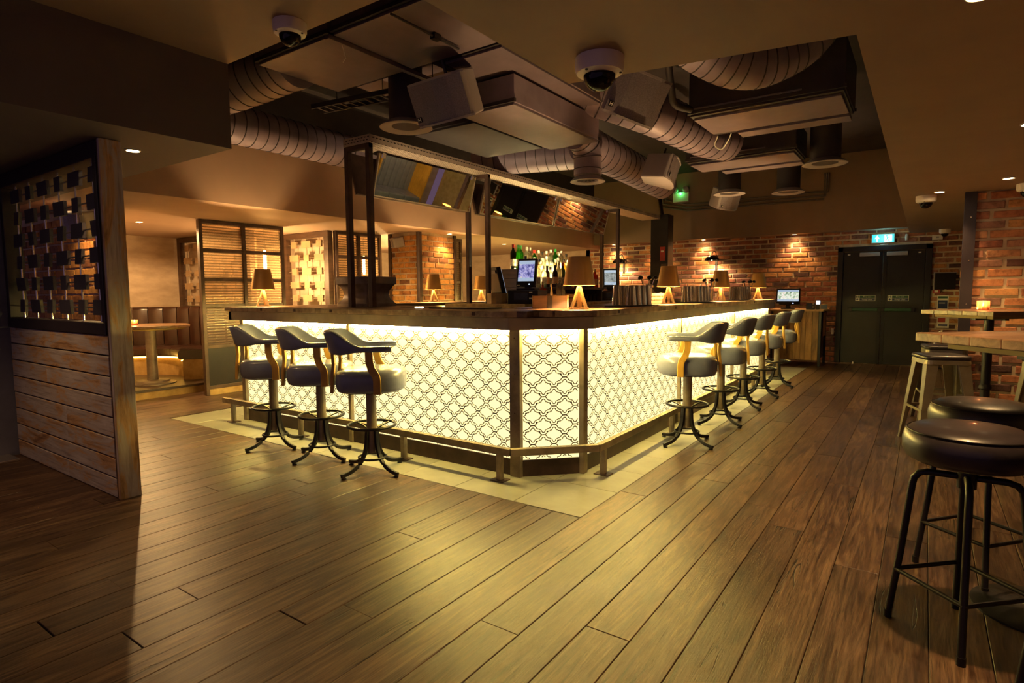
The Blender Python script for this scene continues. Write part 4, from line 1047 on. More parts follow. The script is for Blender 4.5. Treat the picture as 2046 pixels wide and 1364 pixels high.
# near round stools
def round_stool():
    t = thing('padded_stool', 'x', 'stool')
    MB().lathe([(.10, .655), (.17, .655), (.192, .668), (.202, .69), (.203, .73), (.196, .755), (.180, .772), (.16, .782), (.08, .788), (.02, .789)], 48).build('seat_pad', m_leather_black, t, 60)
    MB().ring((0, 0, .767), .190, .003, 48, 6).build('piping', m_black, t, 60)
    MB().lathe([(.03, .56), (.03, .655)], 16).lathe([(.12, .648), (.12, .657)], 20).build('hub', m_black, t, 40)
    for i in range(4):
        a = R(90 * i); c, s = math.cos(a), math.sin(a)
        P = [(c * .03, s * .03, .600), (c * .115, s * .115, .600), (c * .142, s * .142, .592), (c * .158, s * .158, .572), (c * .163, s * .163, .545), (c * .190, s * .190, .27), (c * .222, s * .222, .004)]
        lg = MB().tube(P, .0125, 12).build('leg', m_black, t, 60)
        MB().lathe([(.0145, 0), (.0145, .03)], 12, c=(c * .2215, s * .2215, .0)).build('foot_cap', m_black, lg, 40)
        a2 = R(90 * (i + 1)); k = .2045
        z = .20
        MB().tube([(c * k, s * k, z), (math.cos(a2) * k, math.sin(a2) * k, z)], .0085, 10).build('stretcher', m_black, t, 60)
    return t
rs = round_stool(); rs.location = (.154, 2.66, 0); rs.rotation_euler = (0, 0, R(0)); tag(rs, 'black padded round stool with tube legs, standing clear before the table', group='black padded round stools')
copy_tree(rs, None, (.236, 3.305, 0), R(6), 'black padded round stool with tube legs partly under the table top')
copy_tree(rs, None, (.50, 2.36, 0), R(14), 'black padded round stool whose leg stands at the table corner')
# pressed steel stools
m_press = mat('pressed_steel', (.34, .30, .22), .35, .7, (.26, .22, .16), 7)
def press_stool():
    t = thing('steel_stool', 'x', 'stool')
    sq = rrect(.165, .165, .045, 4)
    MB().loft([[(x_ * s_, y_ * s_, z) for x_, y_ in sq] for z, s_ in ((.715, .96), (.72, 1.0), (.735, 1.02), (.748, .98), (.752, .8))]).build('seat_pad', m_leather_black, t, 60)
    MB().loft([[(x_ * s_, y_ * s_, z) for x_, y_ in sq] for z, s_ in ((.680, 1.0), (.7145, .98))]).build('seat_pan', m_press, t)
    for sx in (-1, 1):
        for sy in (-1, 1):
            top_ = (sx * .150, sy * .150, .705); bot = (sx * .215, sy * .215, .0)
            def L_(p, w_): return [(p[0], p[1], p[2]), (p[0] - sx * w_, p[1], p[2]), (p[0] - sx * w_, p[1] - sy * .006, p[2]), (p[0] - sx * .006, p[1] - sy * .006, p[2]), (p[0] - sx * .006, p[1] - sy * w_, p[2]), (p[0], p[1] - sy * w_, p[2])]
            MB().loft([L_(top_, .085), L_(bot, .032)]).build('leg', m_press, t)
    k = .1835; z = .30
    for a in ((-1, -1, 1, -1), (1, -1, 1, 1), (1, 1, -1, 1), (-1, 1, -1, -1)):
        MB().tube([(a[0] * k, a[1] * k, z), (a[2] * k, a[3] * k, z)], 0, sq=(.012, .02)).build('stretcher', m_press, t)
    return t
ps = press_stool(); ps.location = (.13, 5.98, 0); ps.rotation_euler = (0, 0, R(20)); tag(ps, 'pressed steel stool with thin dark pad tucked at the table corner', group='pressed steel stools')
copy_tree(ps, None, (.17, 6.98, 0), R(8), 'pressed steel stool behind the candle table near the extinguisher')
copy_tree(ps, None, (.84, 5.98, 0), R(15), 'pressed steel stool close to the brick pillar face')

# ------------------------------------------------------------------ things on the back wall
es = thing('exit_sign', 'lit teal exit sign with arrow and running figure over the doors', 'exit sign', (-.62, YB - .03, 2.155))
box('case', m_white, -.17, .17, -.03, .02, -.075, .075, es, .006)
box('lit_face', m_glow_teal, -.16, .16, -.033, -.0302, -.066, .066, es)
mx = Matrix.Translation((0, -.0345, 0)) @ Matrix.Rotation(R(90), 4, 'X')
MB().prism([(-.10, -.05), (-.07, -.05), (-.07, .0), (-.045, -.01), (-.085, .055), (-.125, -.01), (-.10, 0)], 0, .001, mx).build('arrow', m_glow_white, es)
MB().prism([(.02, -.058), (.13, -.058), (.13, .058), (.02, .058)], 0, .001, mx).build('doorway', m_glow_white, es)
mx2 = Matrix.Translation((0, -.0358, 0)) @ Matrix.Rotation(R(90), 4, 'X')
man = MB()
man.prism([(.052 + .011 * math.cos(R(a)), .042 + .011 * math.sin(R(a))) for a in range(0, 360, 30)], 0, .001, mx2)
for q in ([(.058, .03), (.078, .022), (.066, -.012), (.05, -.006)], [(.06, .028), (.045, .012), (.028, .01), (.028, .016), (.043, .02), (.055, .034)], [(.072, .022), (.09, .014), (.10, .02), (.098, .012), (.088, .004), (.074, .012)],
          [(.054, -.004), (.05, -.02), (.03, -.04), (.036, -.045), (.058, -.024), (.064, -.008)], [(.062, -.008), (.084, -.022), (.082, -.05), (.075, -.05), (.076, -.026), (.056, -.014)]):
    man.prism(q, 0, .001, mx2)
man.build('running_figure', m_glow_teal, es)['kind'] = 'stuff'
lamp('exit_light', 'POINT', (0, -.10, 0), .5, (.35, .9, .95), es, .06)
t = thing('motion_sensor', 'white rounded motion sensor beside the exit sign', 'sensor', (-.285, YB - .01, 2.16))
MB().lathe([(.0, -.055), (.022, -.05), (.028, 0), (.022, .05), (0, .055)], 16).build('casing', m_white, t, 60)
tag(box('sign_plate', m_white, -.66, -.54, YB - .03, YB - .012, 2.048, 2.066, None, .003), 'thin white strip on top of the door frame', 'strip')
t = thing('junction_box', 'white junction box on brick right of the doors', 'box', (.13, YB - .03, 2.13)); box('casing', m_white, -.07, .07, -.02, .02, -.04, .04, t, .004)
box('lens', m_grey, -.02, .02, -.024, -.02, -.012, .012, t)
t = thing('wall_tablet', 'black wall monitor on bracket beside the fire doors', 'monitor', (.26, YB - .12, 1.42), R(8))
box('screen', m_black, -.14, .14, -.01, .015, -.13, .13, t, .006); box('bezel', m_grey, -.155, -.14, -.014, .018, -.14, .15, t); box('bezel', m_grey, -.14, .15, -.014, .018, .13, .145, t)
MB().box(-.02, .02, .015, .115, -.02, .02).build('bracket', m_black, t)
t = thing('call_point', 'red fire alarm call point on the dark brick', 'call point', (.155, YB - .03, 1.255))
box('casing', m_red, -.05, .05, -.02, .018, -.03, .03, t, .004); box('glass', m_sign, -.03, .02, -.024, -.02, -.016, .02, t)
t = thing('notice_plate', 'green and blue fire notice above the extinguisher', 'sign', (.245, YB - .015, 1.06))
box('plate', m_sign, -.075, .075, -.006, .003, -.13, .13, t); box('blue_field', m_navy, -.062, .062, -.008, -.006, -.08, .05, t); box('green_field', m_green, -.062, .062, -.008, -.006, .08, .115, t); box('print', m_sign, -.05, .03, -.0092, -.008, .0, .012, t)
t = thing('instruction_plate', 'red and white extinguisher instruction plate on brick', 'sign', (.26, YB - .015, .75))
box('plate', m_sign, -.08, .08, -.006, .003, -.09, .09, t); box('red_field', m_red, -.07, .03, -.008, -.006, .0, .075, t); box('print', m_navy, -.06, .06, -.008, -.006, -.06, -.03, t)
ex = thing('fire_extinguisher', 'polished steel fire extinguisher with red band below the notice', 'extinguisher', (.18, YB - .14, 0))
box('stand_plate', m_black, -.09, .09, -.08, .09, 0, .02, ex)
MB().lathe([(.075, .02), (.08, .03), (.08, .42), (.07, .47), (.04, .505), (.022, .52), (.022, .55)], 24).build('cylinder', m_chrome, ex, 40)
MB().loft([[(.0808 * math.cos(2 * math.pi * i / 24), .0808 * math.sin(2 * math.pi * i / 24), z) for i in range(24)] for z in (.33, .41)], False).build('red_band', m_red, ex)
text('lettering', 'Water', .05, m_sign, ex, Matrix.Translation((-.03, -.082, .37)) @ Matrix.Rotation(R(90), 4, 'X'))
MB().box(-.015, .015, -.02, .02, .55, .585).tube([(0, 0, .58), (.07, -.02, .62)], .008, 6).tube([(0, 0, .57), (.07, -.02, .57)], .008, 6).build('valve', m_chrome, ex)
MB().tube(smoothpath([(0, 0, .57), (-.09, -.02, .56), (-.13, -.02, .45), (-.11, -.02, .30), (-.095, -.02, .2)], 6), .010, 8).build('hose', m_black, ex, 60)
# wall dome lamps
def sconce(x_, z, label):
    t = thing('wall_lamp', label, 'wall lamp', (x_, YB - .012, z), 0, 'black dome wall lamps')
    MB().box(-.022, .022, -.012, .0, -.22, .10).build('wall_bar', m_black, t, None, .003)
    P = []
    for i in range(9): a = R(90 * i / 8); P.append((.135 * math.cos(a), .10 * math.sin(a)))
    rings = P + [(r_ * .96, z_ - .004) for r_, z_ in P[::-1]]
    c = (-.03, -.20, 0)
    MB().loft([[(c[0] + max(r_, .001) * math.cos(2 * math.pi * i / 32), c[1] + max(r_, .001) * math.sin(2 * math.pi * i / 32), z_) for i in range(32)] for r_, z_ in rings], False).build('dome_shade', mat('gloss_black', (.014, .012, .013), .15, .3), t, 60)
    MB().tube(smoothpath([(-.03, -.20, .098), (-.02, -.17, .16), (.0, -.09, .17), (0, -.02, .09), (0, -.01, .02)], 6), .008, 8).build('curved_arm', m_black, t, 60)
    MB().lathe([(0, .0), (.03, .01), (.036, .035), (.02, .06)], 16, c=c).build('bulb', m_bulb, t, 60)
    lamp('wall_lamp_light', 'SPOT', (c[0], c[1], -.02), 16, (1, .66, .36), t, .02, 150, .5)
sconce(-5.37, 1.90, 'black dome wall lamp on brick beside the far till'); sconce(-3.40, 1.885, 'black dome wall lamp on brick above the third bar lamp')

# ------------------------------------------------------------------ ceiling fittings
def downlight(loc, e, label, spot=95, group='recessed ceiling downlights', blend=.7, rot=None, soft=.03):
    t = thing('downlight', label, 'downlight', loc, 0, group)
    MB().ring((0, 0, -.003), .040, .006, 24, 6).build('bezel', m_white, t, 60)
    MB().lathe([(.034, -.001), (.034, .002)], 18, c=(0, 0, -.002)).build('lens', m_spot, t)
    lamp('downlight_beam', 'SPOT', (0, 0, -.03), e, WARM, t, soft, spot, blend, rot)
downlight((.107, 2.46, ZL), 55, 'recessed ceiling downlight nearest the black padded stools', 120)
downlight((.54, 6.55, ZL), 26, 'recessed ceiling downlight just before the brick pillar', 100)
downlight((.075, 7.05, ZL), 20, 'recessed ceiling downlight beside the far dome camera', 100)
downlight((.45, 4.5, ZL), 26, 'recessed ceiling downlight above the tables', 110)
for x_, lb in ((-5.55, 'behind the bottles'), (-4.55, 'left of the black column'), (-3.62, 'right of the black column'), (-1.98, 'above the plank till cabinet')):
    downlight((x_, YB - .15, ZB), 17, 'recessed downlight over the brick wall ' + lb, 100, rot=(R(6), 0, 0))
downlight((-4.25, 1.78, ZL), 10, 'recessed downlight in the soffit beside the weathered post', 100)
downlight((-2.6, .35, ZU), 5, 'added downlight in the upper ceiling before the plank partition', 110)  # added out of view as dim fill from the camera side
downlight((-4.75, .70, ZL), 15, 'added downlight in the soffit before the plank partition', 100)  # added outside the frame to brighten the weathered boards
downlight((-.5, .3, ZL), 7, 'added downlight in the low ceiling behind the big dome camera', 110)  # added overhead fill for the foreground, no known fitting here
downlight((-8.3, 3.5, ZL), 75, 'recessed downlight above the booth table', 168, blend=.2)
downlight((-7.2, 2.30, ZL), 12, 'added downlight washing the brick behind the block screen', 120)  # added to light the brick nook, fitting not seen
downlight((-6.75, 5.6, ZL), 20, 'added downlight between screen and brick pier', 130)  # added booth light, no visible fitting at this spot
downlight((-6.22, 7.15, ZL), 16, 'added downlight washing the brick pier face', 110)  # added to brighten the pier bricks, unseen fitting
downlight((-6.7, 9.3, ZL), 22, 'added downlight in the far booth ceiling', 140)  # added fill for the far booth, lamp itself unseen
def dome_cam(loc, r_, label, rz=0):
    t = thing('dome_camera', label, 'camera', loc, rz, 'ceiling dome cameras')
    MB().lathe([(r_, 0), (r_, -.045), (r_ * .93, -.060), (r_ * .70, -.068)], 36).build('housing', m_white, t, 40)
    for i in range(3):
        a = R(120 * i + 20); MB().lathe([(.006, 0), (.006, .003)], 8, mx=Matrix.Translation((r_ * .86 * math.cos(a), r_ * .86 * math.sin(a), -.066))).build('screw', m_black, t)
    P = [(r_ * .66 * math.cos(R(a)), -.066 - r_ * .66 * math.sin(R(a))) for a in range(0, 91, 10)]
    MB().lathe(P, 28).build('dome', m_smoke, t, 60)
    l_ = MB().lathe([(r_ * .34, -.06), (r_ * .34, -.085), (r_ * .2, -.10)], 20).build('lens_block', m_black, t, 40)
    for i in range(10):
        a = 2 * math.pi * i / 10; MB().lathe([(.003, 0), (.003, .002)], 6, mx=Matrix.Translation((r_ * .45 * math.cos(a), r_ * .45 * math.sin(a), -.082))).build('infrared_dot', m_chrome, l_)
dome_cam((-2.89, 2.03, ZU), .088, 'white dome camera on the upper ceiling beside the bulkhead')
dome_cam((-1.115, 2.215, ZL), .098, 'large white dome camera at the tip of the low ceiling')
dome_cam((-.03, 7.30, ZL), .088, 'white dome camera beside the small ceiling downlight')
dome_cam((.215, 11.45, ZL), .075, 'white dome camera close to the back wall')
dome_cam((.72, 7.02, ZL), .088, 'white dome camera close above the brick pillar')

# ================================================================== DUCTS AND SERVICES
def duct(path, r, label, m=None, n=24, pitch=.11, taper=None, flanges=()):
    """spiral duct as a thing: skin with raised seams, each seam a part"""
    m = m or m_duct
    t = thing('round_duct', label, 'duct', (0, 0, 0), group='round ventilation ducts')
    P = smoothpath(path, 10)
    rad = [r] * len(P)
    if taper: rad = [r * (taper + (1 - taper) * min(1, i / 10)) for i in range(len(P))]
    MB().tube(P, rad, n).build('duct_skin', m, t, 50)
    acc = 0; seg = MB()
    for i in range(1, len(P)):
        acc += (P[i] - P[i - 1]).length
        if acc > pitch:
            acc = 0; tv = (P[min(i + 1, len(P) - 1)] - P[i - 1]).normalized()
            MB().tube([P[i] - tv * .004, P[i] - tv * .003, P[i] + tv * .003, P[i] + tv * .004], [rad[i], rad[i] + .005, rad[i] + .005, rad[i]], n).build('seam', m_ductdark, t, 50)
    return t
duct([(-5.58, 2.20, 2.93), (-5.58, 3.4, 2.93), (-5.58, 4.6, 2.93), (-5.58, 6.4, 2.93)], .185, 'long lilac grey spiral duct running beside the lamplit long bulkhead')
duct([(-4.09, 2.92, 3.10), (-4.40, 2.91, 3.09), (-4.75, 2.85, 3.05), (-5.3, 2.75, 3.0)], .21, 'bent dark spiral duct meeting the flat ceiling panels')
duct([(-2.68, 4.89, 3.14), (-2.40, 5.12, 3.04), (-2.14, 5.45, 2.94), (-2.0, 6.0, 2.89), (-1.90, 6.35, 2.87), (-1.78, 6.58, 2.87)], .20, 'curved spiral duct leaving the speckled panel toward the right units')
duct([(-2.86, 5.165, 2.81), (-2.86, 5.28, 2.80), (-2.86, 5.40, 2.72), (-2.86, 5.43, 2.60), (-2.86, 5.43, 2.462)], .14, 'elbow duct dropping to the pale ring diffuser over the bar')
duct([(-4.55, 5.75, 2.90), (-3.9, 5.95, 2.89), (-3.34, 6.10, 2.89)], .19, 'dim crosswise spiral duct behind the gantry tray')
duct([(-3.06, 5.75, 2.86), (-3.10, 6.6, 2.85), (-3.14, 7.4, 2.84), (-3.2, 8.4, 2.83)], .20, 'straight ribbed duct running back behind the elbow diffuser')
duct([(-1.62, 4.25, 3.28), (-1.40, 4.50, 3.08), (-1.15, 4.74, 2.99), (-.88, 4.95, 3.12), (-.70, 5.05, 3.35)], .20, 'sagging ribbed duct at the near edge of the opening', pitch=.07)
def rect_box(name, label, x0, x1, y0, y1, z0, z1, m, grp='rectangular ceiling ducts and units', ledge=True):
    t = thing(name, label, 'duct' if 'duct' in name else ('panel' if 'panel' in name else 'air unit'), (x0, y0, z0), 0, grp); a, b_, c = x1 - x0, y1 - y0, z1 - z0
    box('body', m, 0, a, 0, b_, .02, c, t, .004)
    box('bottom_panel', m_panel if m is not m_ductdark else m, .01, a - .01, .01, b_ - .01, 0, .019, t, .003)
    if ledge:
        for yy in (0, b_): MB().box(-.01, a + .01, yy - .012, yy + .012, .019, .045).build('edge_flange', m_ductdark, t)
    return t
rect_box('ceiling_panel', 'flat grey ceiling panel nearest the left bulkhead', -4.07, -3.26, 2.57, 3.30, 2.95, 3.25, m_panel)
rect_box('ceiling_panel', 'flat grey ceiling panel beside the tongue of low ceiling', -3.22, -2.40, 2.57, 3.30, 2.95, 3.25, m_panel)
rect_box('rectangular_duct', 'pale speckled rectangular duct pointing away above the hanging speaker', -2.96, -2.43, 3.36, 4.88, 2.95, 3.28, m_panel)
rect_box('rectangular_duct', 'dark boxed duct feeding the elbow diffuser', -3.14, -2.60, 3.75, 5.16, 2.70, 2.925, m_duct)
rect_box('air_unit', 'wide metal air unit above the near gantry tray', -4.02, -3.28, 4.12, 5.26, 2.76, 3.02, m_ductdark)
for args in (('long pale metal air unit nearest the right ceiling edge', -1.76, -.56, 5.22, 5.98, 2.80, 3.2), ('shorter metal air unit behind the long one', -2.32, -1.16, 6.82, 7.46, 2.75, 3.05)):
    t = rect_box('air_unit', args[0], *args[1:], m_ductdark)
    a, b_ = args[2] - args[1], args[4] - args[3]
    MB().box(.03, a - .03, .06, b_ - .14, -.022, -.001).build('drip_tray', m_panel, t, None, .004)
    MB().box(.25, a - .03, b_ - .10, b_ + .09, -.035, -.001).build('lower_ledge', m_panel, t, None, .004)
    MB().box(.05, a - .3, -.022, -.012, .05, .062).build('front_lip', m_panel, t)
# support channel with cut ties, seam bars
t = thing('channel_bar', 'slotted steel channel bar across the flat panels with cable ties', 'bracket', (-3.24, 2.55, 2.925))
box('channel', m_panel, -.02, .02, 0, 1.0, 0, .03, t, .003)
for k in range(4): MB().tube(smoothpath([(0, .96, 0), (.02 * (k - 1.5), .98 + .01 * k, -.04), (.035 * (k - 1.5), 1.0, -.02 - .03 * (k % 2))], 4), .003, 5).build('cable_tie', m_sign, t)
MB().tube([(0, .12, 0), (.01, .14, -.08), (-.02, .14, -.10)], .003, 5).build('cable_tie', m_sign, t)
t = thing('thin_rail', 'thin dark rail with clamp fixed under the right ceiling panel', 'rail', (-2.66, 2.56, 2.93)); MB().tube([(0, 0, 0), (0, .62, 0)], .008, 8).build('rod', m_ductdark, t); MB().box(-.02, .02, .36, .42, -.018, .018).build('clamp', m_black, t)
tray = thing('cable_tray', 'dark ladder cable tray in the void behind the panels', 'cable tray', (-4.9, 3.65, 3.05), R(8))
for yy in (0, .16): box('side_rail', m_ductdark, 0, 1.5, yy - .006, yy + .006, 0, .045, tray)
for i in range(16): box('rung', m_ductdark, .05 + i * .095, .07 + i * .095, 0, .16, .005, .015, tray)
for xx in (.25, .8, 1.35): MB().tube([(xx, .08, .0), (xx, .08, .54)], .004, 6).build('hanger_rod', m_black, tray)
tag(box('ceiling_panel', m_panel, -4.65, -3.65, 4.0, 5.4, 3.3, 3.34), 'pale ceiling panel high above the cable tray', 'panel', 'rectangular ceiling ducts and units')
tag(box('roof_beam', m_slab, -5.9, -1.3, 2.20, 2.42, 3.25, 3.59), 'black roof beam just behind the upper ceiling edge', 'beam')
# diffusers
def diffuser(loc, r_, rd, ztop, label):
    t = thing('ring_diffuser', label, 'diffuser', loc, 0, 'round drop diffusers')
    if ztop: MB().lathe([(rd, .01), (rd, ztop), (rd * .98, ztop)], 28).build('drop_duct', m_ductdark, t, 40)
    MB().loft([[(a * math.cos(2 * math.pi * i / 36), a * math.sin(2 * math.pi * i / 36), z) for i in range(36)] for a, z in ((rd, .05), (r_ * .9, .02), (r_, .0), (r_ * .92, -.006), (rd * .85, .01), (rd * .8, .04))], False).build('flared_ring', m_grey, t, 50)
    for i in range(14):
        a = 2 * math.pi * i / 14; c, s = math.cos(a), math.sin(a)
        MB().tube([(c * .02, s * .02, .022), (c * rd * .84, s * rd * .84, .022)], 0, sq=(.016, .004)).build('vane', m_black, t)
diffuser((-3.46, 3.47, 2.60), .21, .135, .60, 'dark drop duct with ring diffuser hanging beside the near speaker')
diffuser((-2.86, 5.43, 2.40), .178, .125, 0, 'pale ring diffuser under the elbow duct')
diffuser((-.93, 7.14, 2.62), .22, .15, .4, 'dark drop duct with ring diffuser nearest the right ceiling edge')
diffuser((-2.16, 8.07, 2.55), .20, .14, .4, 'drop duct with ring diffuser before the small hanging speaker')
diffuser((-1.51, 8.42, 2.55), .20, .14, .45, 'drop duct with ring diffuser nearest the back wall pipes')
# speakers
def speaker(loc, rz, w_, h_, d_, label, pitch=18, roll=0, grp='hanging wedge speakers', hang=True):
    t = thing('speaker', label, 'speaker', loc, 0, grp); t.rotation_euler = (R(pitch), R(roll), rz)
    plan = [(-w_ / 2, 0), (-w_ * .46, -.03), (-w_ * .25, -.052), (0, -.06), (w_ * .25, -.052), (w_ * .46, -.03), (w_ / 2, 0), (w_ * .26, d_), (-w_ * .26, d_)]
    MB().prism([(x_, y_ + .012) for x_, y_ in plan], -h_ / 2, h_ / 2).build('cabinet', m_grey, t, None, .012)
    gp = [(-w_ * .47, -.028), (-w_ * .25, -.051), (0, -.059), (w_ * .25, -.051), (w_ * .47, -.028), (w_ * .47, -.02), (0, -.05), (-w_ * .47, -.02)]
    MB().prism(gp, -h_ / 2 + .018, h_ / 2 - .018).build('grille', m_grille, t)
    for zz in (-1, 1): MB().prism([(-w_ / 2, -.005), (-w_ * .25, -.058), (0, -.067), (w_ * .25, -.058), (w_ / 2, -.005), (w_ * .48, .01), (-w_ * .48, .01)], zz * (h_ / 2 - .009) - .008, zz * (h_ / 2 - .009) + .008).build('grille_rim', m_grey, t)
    bd = MB().box(-w_ * .44, -w_ * .36, -.045, -.036, -h_ * .36, -h_ * .24).build('badge', m_black, t)
    MB().box(-w_ * .425, -w_ * .415, -.047, -.0452, -h_ * .34, -h_ * .26).box(-w_ * .385, -w_ * .375, -.047, -.0452, -h_ * .34, -h_ * .26).box(-w_ * .415, -w_ * .385, -.047, -.0452, -h_ * .31, -h_ * .29).build('badge_mark', m_sign, bd)
    if hang:
        MB().tube([(0, d_ * .5, h_ / 2), (0, d_ * .5, h_ / 2 + .12)], .012, 8).build('bracket', m_black, t)
speaker((-2.90, 3.26, 2.66), R(4), .50, .31, .32, 'wedge speaker with mesh grille hung below the flat panels', 24, -3)
speaker((-1.66, 3.85, 2.60), R(50), .40, .32, .30, 'wedge speaker hung beside the large dome camera', 26, 16)
speaker((-2.36, 6.45, 2.60), R(100), .36, .28, .28, 'wedge speaker turned sideways before the short air unit', 14, 14)
speaker((-2.25, 8.40, 2.52), R(60), .34, .26, .26, 'small wedge speaker behind the far ring diffuser', 20)
speaker((-6.83, 6.54, 2.07), R(-45), .20, .15, .14, 'small pale speaker on the brick pier', 10, 10, 'small wall speakers', False)
speaker((-7.0, 2.36, 1.98), R(10), .34, .26, .19, 'pale speaker seen through the block screen by the post', 12, 6, 'small wall speakers', False)
# pipes, emergency light and cables on the back bulkhead
for i, z in enumerate((2.86, 2.92, 2.985)):
    t = thing('conduit_pipe', ('lowest', 'middle', 'highest')[i] + ' of three painted conduit pipes along the back bulkhead', 'pipe', (0, 0, 0), 0, 'conduit pipes on the back bulkhead')
    MB().tube([(-4.45 + .06 * i, YBF - .03, 3.5), (-4.45 + .06 * i, YBF - .03, z + .12), (-3.9, YBF - .03, z), (-1.50 + .03 * i, YBF - .03, z), (-1.50 + .03 * i, YBF - .03, 3.3)], .016, 8).build('pipe', m_pipe, t, 60)
t = thing('emergency_light', 'twin head emergency light with green indicator on the back bulkhead', 'light', (-4.02, YBF - .05, 3.20))
box('case', m_white, -.16, .16, -.02, .04, -.16, .03, t, .008)
for s in (-1, 1): MB().lathe([(.065, 0), (.06, .05), (.03, .07)], 18, mx=Matrix.Translation((s * .11, -.02, .07)) @ Matrix.Rotation(R(90), 4, 'X')).build('lamp_head', m_grey, t, 40)
MB().lathe([(0, -.014), (.014, 0), (0, .014)], 10, c=(0, -.03, 0)).build('indicator', m_greenled, t)
lamp('indicator_light', 'POINT', (0, -.08, 0), .12, (.1, 1, .2), t, .02)
t = thing('strut', 'diagonal dark steel strut between tray end and bulkhead', 'strut', (0, 0, 0)); MB().tube([(-4.15, 10.9, 2.72), (-4.35, 11.1, 3.55)], 0, sq=(.05, .05)).build('bar', m_dsteel, t)
t = thing('hanging_cable', 'pale loose cable loop hanging near the air units', 'cable', (0, 0, 0)); MB().tube(smoothpath([(-1.70, 5.9, 2.77), (-1.74, 5.95, 2.70), (-1.68, 5.97, 2.66), (-1.60, 5.9, 2.72), (-1.56, 5.85, 2.77)], 6), .006, 6).build('cable', m_sign, t, 60)
t = thing('hanging_cable', 'pale cables hanging from the void at the right ceiling corner', 'cable', (0, 0, 0))
for k in range(2): MB().tube([(-.50 + .02 * k, 4.3, 3.3), (-.50 + .025 * k, 4.31, 2.98)], .005, 6).build('cable', m_sign, t)
t = thing('smoke_pipe', 'black bent service pipe beside the long air unit', 'pipe', (0, 0, 0)); MB().tube(smoothpath([(-1.72, 4.6, 3.4), (-1.78, 4.75, 3.2), (-1.80, 4.9, 2.95), (-1.80, 5.0, 2.86), (-1.72, 5.15, 2.84)], 6), .03, 10).build('pipe', m_ductdark, t, 60)
t = thing('alarm_beacon', 'small red beacon hanging in the void', 'beacon', (-1.85, 4.10, 3.0)); MB().lathe([(.02, .1), (.035, .08), (.04, 0), (.02, -.03)], 14).build('lens', m_red, t, 50); MB().tube([(0, 0, .1), (0, 0, .58)], .006, 6).build('stem', m_black, t)

# ================================================================== LEFT PARTITION
par = thing('plank_partition', 'half height partition of weathered painted boards with tall post and dark screen frame', 'partition', (0, 0, 0))
QY = 1.517; QX0, QX1 = -5.955, -4.095
MB().box(-4.095, -4.068, QY, QY + .122, 0, ZL - .003).build('end_post', m_post, par, None, .004)
MB().box(-4.118, -4.096, QY + .004, QY + .118, 0, ZL - .003).build('post_liner', m_brown, par)
nb = 8; hb = 1.035 / nb; rr = random.Random(11)
for i in range(nb):
    z0 = i * hb; cuts = [QX0, QX1 - .024]
    if i in (6, 3, 2, 0): cuts = [QX0, QX0 + (.45 + .25 * rr.random()) * (QX1 - QX0), QX1 - .024]
    if i == 5: cuts = [QX0, QX0 + .75, QX1 - .024]
    for s0, s1 in zip(cuts[:-1], cuts[1:]):
        MB().box(s0 + .001, s1 - .001, QY + rr.uniform(0, .004), QY + .026, z0 + .0045, z0 + hb - .0045).build('board', m_board, par, None, .004)
box('core', m_brown, QX0, QX1 - .025, QY + .03, QY + .10, 0, 1.03, par)
FZ0, FZ1, FX0, FX1 = 1.035, ZL - .006, QX0, QX1 - .026
MB().box(FX0, FX1, QY - .006, QY + .11, FZ0, FZ0 + .075).build('frame_rail', m_frame, par, None, .004)
MB().box(FX0, FX1, QY + .0, QY + .11, FZ1 - .10, FZ1).build('frame_rail', m_frame, par, None, .004)
MB().box(FX0, FX0 + .06, QY - .004, QY + .109, FZ0 + .076, FZ1 - .101).build('frame_stile', m_frame, par, None, .004)
MB().box(FX1 - .05, FX1, QY - .004, QY + .109, FZ0 + .076, FZ1 - .101).build('frame_stile', m_frame, par, None, .004)
m_block = mat('plum_block', (.055, .045, .06), .5, 0, (.048, .04, .052), 4)
m_block_tan = mat('tan_block', (.40, .26, .14), .6)
def block_screen(parent, org, u, n, L_, z0, z1, nc, nr, m, rod, th=.05, bh=.085, ww=(.19, .10)):
    """rows of blocks on crossed rods; parts: vertical_rod, cross_rod, block"""
    o, u, n = Vector(org), Vector(u), Vector(n)
    mx = Matrix.Identity(4); mx.col[0] = (*u, 0); mx.col[1] = (*n, 0); mx.col[2] = (0, 0, 1, 0); mx.translation = o
    rz_ = random.Random(8)
    for i in range(nc):
        cu = L_ * (i + .5) / nc
        MB().tube([mx @ Vector((cu, 0, z0)), mx @ Vector((cu, 0, z1))], .006, 8).build('vertical_rod', rod, parent, 60)
    for r_ in range(nr):
        z = z0 + (z1 - z0) * (r_ + .55) / nr
        MB().tube([mx @ Vector((.01, 0, z)), mx @ Vector((L_ - .01, 0, z))], .006, 8).build('cross_rod', rod, parent, 60)
        for i in range(nc):
            cu = L_ * (i + .5) / nc; w_ = ww[0] if (i + r_) % 2 else ww[1]
            mr = mx @ Matrix.Translation((cu, 0, z)) @ Matrix.Rotation(R(rz_.uniform(-4, 4)), 4, 'X')
            MB().box(-w_ / 2, w_ / 2, -th / 2, th / 2, -bh / 2, bh / 2, mr).build('block', m, parent)
block_screen(par, (FX0 + .06, QY + .05, 0), (1, 0, 0), (0, 1, 0), FX1 - FX0 - .11, FZ0 + .075, FZ1 - .10, 6, 6, m_block, m_chrome, .020, .098, (.195, .105))

